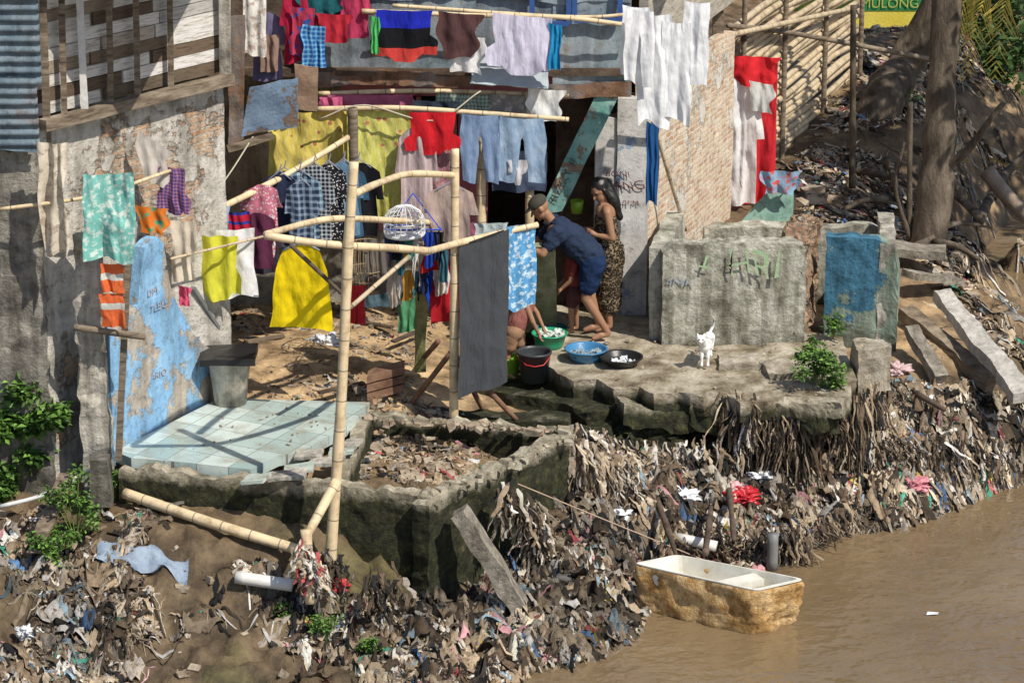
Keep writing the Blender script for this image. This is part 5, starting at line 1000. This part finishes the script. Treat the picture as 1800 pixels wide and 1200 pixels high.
def head(c,f,up,s=1.0):
    c=Vector(c);f=Vector(f).normalized();up=Vector(up); up=(up-f*up.dot(f)).normalized(); r=f.cross(up)
    R=Matrix((r,f,up)).transposed()
    q=lambda x,y,z:c+R@Vector((x,y,z))*s
    P=[elld(c+R@Vector((0,-.01,.02))*s,(.075*s,.095*s,.095*s),R),elld(q(0,.025,-.045),(.058*s,.065*s,.07*s),R),capd(q(0,.09,.01),q(0,.112,-.018),.009*s,.014*s,8),elld(q(0,.082,-.055),(.025*s,.014*s,.01*s),R),elld(q(0,.07,-.09),(.025*s,.02*s,.018*s),R)]
    for sg in (-1,1): P+= [elld(q(sg*.078,-.005,-.01),(.012*s,.022*s,.032*s),R),elld(q(sg*.03,.075,.03),(.022*s,.014*s,.008*s),R)]
    return P,q,R
def eyes(q,R,s,parent):
    ps=[elld(q(sg*.03,.083,.008),(.013*s,.008*s,.006*s),R) for sg in (-1,1)]; V,Fc,UV=join(ps); mk('eyes',V,Fc,hairm,True,parent=parent)
def leg(h,k,a,toe,s=1): 
    h,k,a,toe=[Vector(x) for x in (h,k,a,toe)]; m_=k.lerp(a,.3)
    return [capd(h,k,.085*s,.055*s),capd(k,m_,.054*s,.056*s),capd(m_,a,.056*s,.036*s),capd(a+Vector((0,0,-.02*s)),toe,.035*s,.026*s),capd(a.lerp(toe,.5),toe,.034*s,.026*s)]
man=empty('person','man in navy t-shirt and shorts bending over the washing','person')
mz=.06
hipL,hipR=Vector((.80,-.09,.76+mz)),Vector((.80,.1,.76+mz)); kL,kR=Vector((.73,-.13,.43+mz)),Vector((.77,.12,.43+mz))
P=leg(hipL,kL,(.95,-.13,.08+mz),(.81,-.17,.03+mz),.9)+leg(hipR,kR,(.87,.12,.08+mz),(.73,.1,.03+mz),.9)
shL,shR=Vector((.43,-.18,1.17)),Vector((.41,.18,1.19))
P+=[capd((.79,0,.78+mz),(.60,0,1.0+mz),.125,.12),capd((.60,0,1.0+mz),(.45,0,1.17),.12,.11),capd(shL,shR,.065,.065),capd((.42,0,1.2),(.33,-.01,1.33),.055,.05)]
hp,q,R=head((.27,-.01,1.385),(-.75,-.1,-.6),(-.5,0,.8)); P+=hp
elL,elR=Vector((.30,-.24,.98)),Vector((.26,.2,.98)); wL,wR=Vector((.12,-.16,1.03)),Vector((.08,.1,1.0))
P+=[capd(shL,elL,.052,.04),capd(elL,wL,.04,.026),capd(shR,elR,.052,.04),capd(elR,wR,.04,.026)]+hand(wL,(-1,.1,.1),(0,1,.2))+hand(wR,(-1,0,-.1),(0,1,.2))
fuse('body',P,skin,.008,3,parent=man); eyes(q,R,1,man)
fuse('t_shirt',[capd((.77,-.02,.85+mz),(.61,0,1.0+mz),.15,.155),capd((.61,0,1.0+mz),(.47,0,1.16),.155,.135),capd((.47,-.16,1.15),(.45,.16,1.17),.085,.085),capd(shL,shL.lerp(elL,.6),.08,.068),capd(shR,shR.lerp(elR,.6),.08,.068)],cm((.03,.045,.085)),.01,2,.03,parent=man)
fuse('shorts',[capd((.80,-.05,.78+mz),(.80,.06,.78+mz),.135,.135),capd(hipL,hipL.lerp(kL,.62),.125,.1),capd(hipR,hipR.lerp(kR,.62),.125,.1)],cm((.015,.032,.085)),.01,2,.025,parent=man)
fuse('cap',[elld(q(0,-.015,.055),(.088,.105,.075),R),elld(q(0,.09,.05),(.06,.06,.012),R)],plain('cap_cloth',(.06,.055,.04),.9),.008,3,parent=man)
wo=empty('person','woman with long black hair wearing a patterned dress','person'); wx,wy,z0=.94,.24,.06
Wd=lambda x,y,z:Vector((wx+x,wy+y,z0+z))
P=leg(Wd(.03,-.07,.78),Wd(.0,-.08,.43),Wd(.04,-.08,.07),Wd(-.09,-.13,.025),.88)+leg(Wd(.03,.07,.78),Wd(.02,.08,.43),Wd(.06,.07,.07),Wd(-.08,.07,.025),.88)
P+=[capd(Wd(.02,0,.82),Wd(.0,0,1.05),.12,.095),capd(Wd(0,0,1.05),Wd(-.01,0,1.22),.095,.105),capd(Wd(0,-.13,1.26),Wd(0,.13,1.26),.052,.052),capd(Wd(-.01,0,1.27),Wd(-.04,0,1.38),.045,.042)]
hp,q,R=head(Wd(-.07,-.01,1.435),(-.6,-.6,-.5),(-.3,0,.9),.97); P+=hp
for sy,el,wr,dr in ((-.16,Wd(.05,-.2,1.0),Wd(-.1,-.17,1.02),(-.8,.3,.3)),(.16,Wd(.08,.2,1.0),Wd(-.1,.14,.98),(-.8,-.4,.2))):
    P+=[capd(Wd(0,sy,1.25),el,.045,.037),capd(el,wr,.037,.024)]+hand(wr,dr,(0,.3,1),.9)
fuse('body',P,skin,.008,3,parent=wo); eyes(q,R,.97,wo)
fuse('dress',[capd(Wd(-.01,0,1.14),Wd(0,0,1.02),.118,.11),capd(Wd(0,0,1.02),Wd(.03,0,.8),.11,.15),capd(Wd(.03,-.03,.8),Wd(.02,-.03,.26),.145,.12),capd(Wd(.03,.03,.8),Wd(.04,.03,.26),.145,.12),capd(Wd(-.06,-.06,1.13),Wd(-.06,.06,1.13),.065,.065)],cm((.02,.017,.014),'batik',(.24,.18,.11),sc=.24),.01,2,.03,parent=wo)
fuse('hair',[elld(q(0,-.03,.045),(.088,.1,.088),R),capd(q(0,-.09,.0),Wd(.07,.0,1.32),.075,.065),capd(Wd(.07,0,1.32),Wd(.13,.0,1.16),.065,.035),capd(q(.075,.0,.0),q(.085,.0,-.09),.025,.02),capd(q(-.075,.0,.0),q(-.085,.0,-.09),.025,.02)],hairm,.009,3,.012,parent=wo)
def child(pose,label):
    ch=empty('person',label,'person')
    P=list(pose['P']); hp,q,R=head(*pose['head'],.82); P+=hp; fuse('body',P,skin,.007,3,parent=ch); eyes(q,R,.82,ch)
    fuse('hair',[elld(q(0,-.02,.04),(.074,.085,.078),R)],hairm,.008,2,parent=ch)
    for n_,pp,m_ in pose['wear']: fuse(n_,pp,m_,.008,2,.01,parent=ch)
cp_=G(893,664,-.1); Cd=lambda x,y,z:Vector((cp_.x+x,cp_.y+y,-.1+z))
P=leg(Cd(.04,0,.42),Cd(-.0,0,.24),Cd(-.01,0,.05),Cd(.06,-.05,.02),.55)+leg(Cd(.1,.12,.42),Cd(.12,.12,.24),Cd(.08,.12,.05),Cd(.15,.07,.02),.55)
P+=[capd(Cd(.07,.06,.45),Cd(.12,.08,.6),.085,.085),capd(Cd(.12,.08,.6),Cd(.17,.12,.74),.085,.08),capd(Cd(.17,.12,.75),Cd(.19,.13,.84),.035,.035),capd(Cd(.17,.04,.74),Cd(.24,.0,.57),.032,.026),capd(Cd(.24,0,.57),Cd(.3,.02,.44),.025,.018),capd(Cd(.18,.2,.74),Cd(.28,.2,.6),.032,.026),capd(Cd(.28,.2,.6),Cd(.34,.16,.47),.025,.018)]+hand(Cd(.3,.02,.44),(.3,.1,-1),(0,1,0),.6)+hand(Cd(.34,.16,.47),(.3,0,-1),(0,1,0),.6)
child(dict(P=P,head=(Cd(.2,.13,.92),(.7,.1,-.5),(.4,0,.9)),wear=[('top',[capd(Cd(.08,.06,.52),Cd(.12,.08,.6),.1,.1),capd(Cd(.12,.08,.6),Cd(.17,.12,.73),.1,.095)],cm((.3,.12,.1))),('shorts',[capd(Cd(.06,.02,.46),Cd(.08,.1,.46),.095,.095),capd(Cd(.04,0,.42),Cd(.02,0,.32),.07,.062),capd(Cd(.1,.12,.42),Cd(.11,.12,.32),.07,.062)],cm((.36,.21,.13)))]),'small child in tan shorts standing behind a bucket')
cq=G(1006,597,.06)+Vector((0,.22,0)); Cd=lambda x,y,z:Vector((cq.x+x,cq.y+y,.06+z))
P=leg(Cd(.0,-.05,.44),Cd(-.01,-.05,.25),Cd(.0,-.05,.05),Cd(-.07,-.08,.02),.55)+leg(Cd(.04,.06,.44),Cd(.04,.06,.25),Cd(.05,.06,.05),Cd(-.02,.04,.02),.55)
P+=[capd(Cd(.02,0,.47),Cd(.02,0,.74),.085,.08),capd(Cd(.02,0,.76),Cd(.0,0,.84),.035,.035),capd(Cd(.02,-.1,.74),Cd(-.02,-.12,.58),.032,.026),capd(Cd(-.02,-.12,.58),Cd(-.1,-.1,.5),.025,.018),capd(Cd(.02,.1,.74),Cd(-.02,.12,.58),.032,.026),capd(Cd(-.02,.12,.58),Cd(-.1,.1,.5),.025,.018)]+hand(Cd(-.1,-.1,.5),(-.7,0,-.7),(0,1,0),.6)+hand(Cd(-.1,.1,.5),(-.7,0,-.7),(0,1,0),.6)
child(dict(P=P,head=(Cd(-.01,0,.92),(-.8,-.2,-.4),(-.4,0,.9)),wear=[('top',[capd(Cd(.02,0,.46),Cd(.02,0,.73),.105,.095),capd(Cd(.02,-.1,.74),Cd(0,-.11,.66),.045,.042),capd(Cd(.02,.1,.74),Cd(0,.11,.66),.045,.042)],cm((.3,.06,.05))),('shorts',[capd(Cd(.02,-.03,.45),Cd(.03,.04,.45),.1,.1),capd(Cd(.0,-.05,.42),Cd(0,-.05,.33),.066,.062),capd(Cd(.04,.06,.42),Cd(.04,.06,.33),.066,.062)],cm((.1,.04,.04)))]),'child in dark red clothes standing behind the man')
for dx in (0,.12):
    p=G(1008,612,.06)+Vector((dx,dx*.4,0)); V,Fc,UV=join([elld(p+Vector((0,0,.012)),(.1,.04,.012)),elld(p+Vector((-.03,0,.035)),(.02,.04,.02))]); mk('sandal',V,Fc,plain('red_rubber',(.5,.04,.06),.5),True,label='red rubber sandal on the wet platform',cat='sandal',group='red sandals')
ct=empty('cat','white cat with grey patches standing on the slab','cat'); cc=G(1238,640,.08); Kd=lambda x,y,z:Vector((cc.x+x,cc.y+y,.08+z))
P=[capd(Kd(.0,-.02,.19),Kd(.06,.26,.19),.062,.058),capd(Kd(.0,-.02,.2),Kd(-.03,-.08,.26),.05,.042),elld(Kd(-.045,-.1,.285),(.05,.048,.043)),capd(Kd(-.05,-.13,.275),Kd(-.052,-.15,.27),.022,.016)]
for sx in (-.03,.03):
    P+=[capd(Kd(sx,-.03,.17),Kd(sx,-.05,.09),.026,.018),capd(Kd(sx,-.05,.09),Kd(sx,-.04,.02),.017,.015),capd(Kd(sx,-.04,.015),Kd(sx,-.065,.012),.017,.015),
        capd(Kd(.05+sx,.25,.17),Kd(.045+sx,.2,.1),.036,.022),capd(Kd(.045+sx,.2,.1),Kd(.05+sx,.29,.07),.02,.015),capd(Kd(.05+sx,.29,.07),Kd(.05+sx,.27,.015),.014,.014),capd(Kd(.05+sx,.27,.013),Kd(.05+sx,.24,.012),.016,.014)]
    P+=[capd(Kd(-.045+sx*.9,-.09,.31),Kd(-.045+sx*1.1,-.09,.345),.018,.004)]
P+=[capd(Kd(.06,.31,.21),Kd(.1,.33,.28),.016,.014),capd(Kd(.1,.33,.28),Kd(.11,.3,.36),.014,.01)]
fuse('body',P,M('cat_fur',[(.08,.07,.065),(.78,.76,.72),(.82,.8,.77)],5.5,rough=.9,bump=.2),.006,2,parent=ct)
V,Fc,UV=join([elld(Kd(-.045+sg*.018,-.143,.295),(.007,.005,.007)) for sg in (-1,1)]+[elld(Kd(-.052,-.164,.272),(.006,.004,.004))]); mk('eyes',V,Fc,hairm,True,parent=ct)
# ---------------- recentre origins
bpy.context.view_layer.update()
for o in [o for o in scene.objects if o.parent is None and o.type in('MESH','EMPTY') and o.get('kind')!='structure']:
    fam=[o]+list(o.children_recursive); co=[]
    for q in fam:
        if q.type=='MESH':
            a=np.empty(len(q.data.vertices)*3,np.float32); q.data.vertices.foreach_get('co',a); co.append(a.reshape(-1,3))
    if not co: continue
    co=np.concatenate(co); lo=co.min(0);hi=co.max(0); org=np.array([(lo[0]+hi[0])/2,(lo[1]+hi[1])/2,lo[2]])
    for q in fam:
        if q.type=='MESH':
            a=np.empty(len(q.data.vertices)*3,np.float32); q.data.vertices.foreach_get('co',a); a=(a.reshape(-1,3)-org).astype(np.float32); q.data.vertices.foreach_set('co',a.ravel()); q.data.update()
    o.location=org
# ---------------- light, sky, camera
sd=Vector((.58,-.56,1.0)).normalized()
sun=bpy.data.lights.new('sun','SUN'); sun.energy=5.0; sun.angle=math.radians(.5); sun.color=(1,.94,.83); so=bpy.data.objects.new('sun',sun); scene.collection.objects.link(so); so.rotation_euler=sd.to_track_quat('Z','Y').to_euler()
w=bpy.data.worlds.new('World'); scene.world=w; w.use_nodes=True; nt=w.node_tree; sk=nt.nodes.new('ShaderNodeTexSky'); sk.sky_type='NISHITA'; sk.sun_disc=False
sk.sun_elevation=math.asin(sd.z); sk.sun_rotation=math.atan2(sd.x,sd.y); bg=nt.nodes['Background']; bg.inputs[1].default_value=.115; nt.links.new(sk.outputs[0],bg.inputs[0])
cam=bpy.data.cameras.new('camera'); cam.lens=FL/1800*36; cam.sensor_width=36; cam.clip_end=500; co=bpy.data.objects.new('camera',cam); scene.collection.objects.link(co)
co.location=(0,-30*C,30*S); co.rotation_euler=(math.radians(90-18),0,0); scene.camera=co
scene.view_settings.view_transform='Standard'; scene.view_settings.look='None'; scene.view_settings.exposure=0
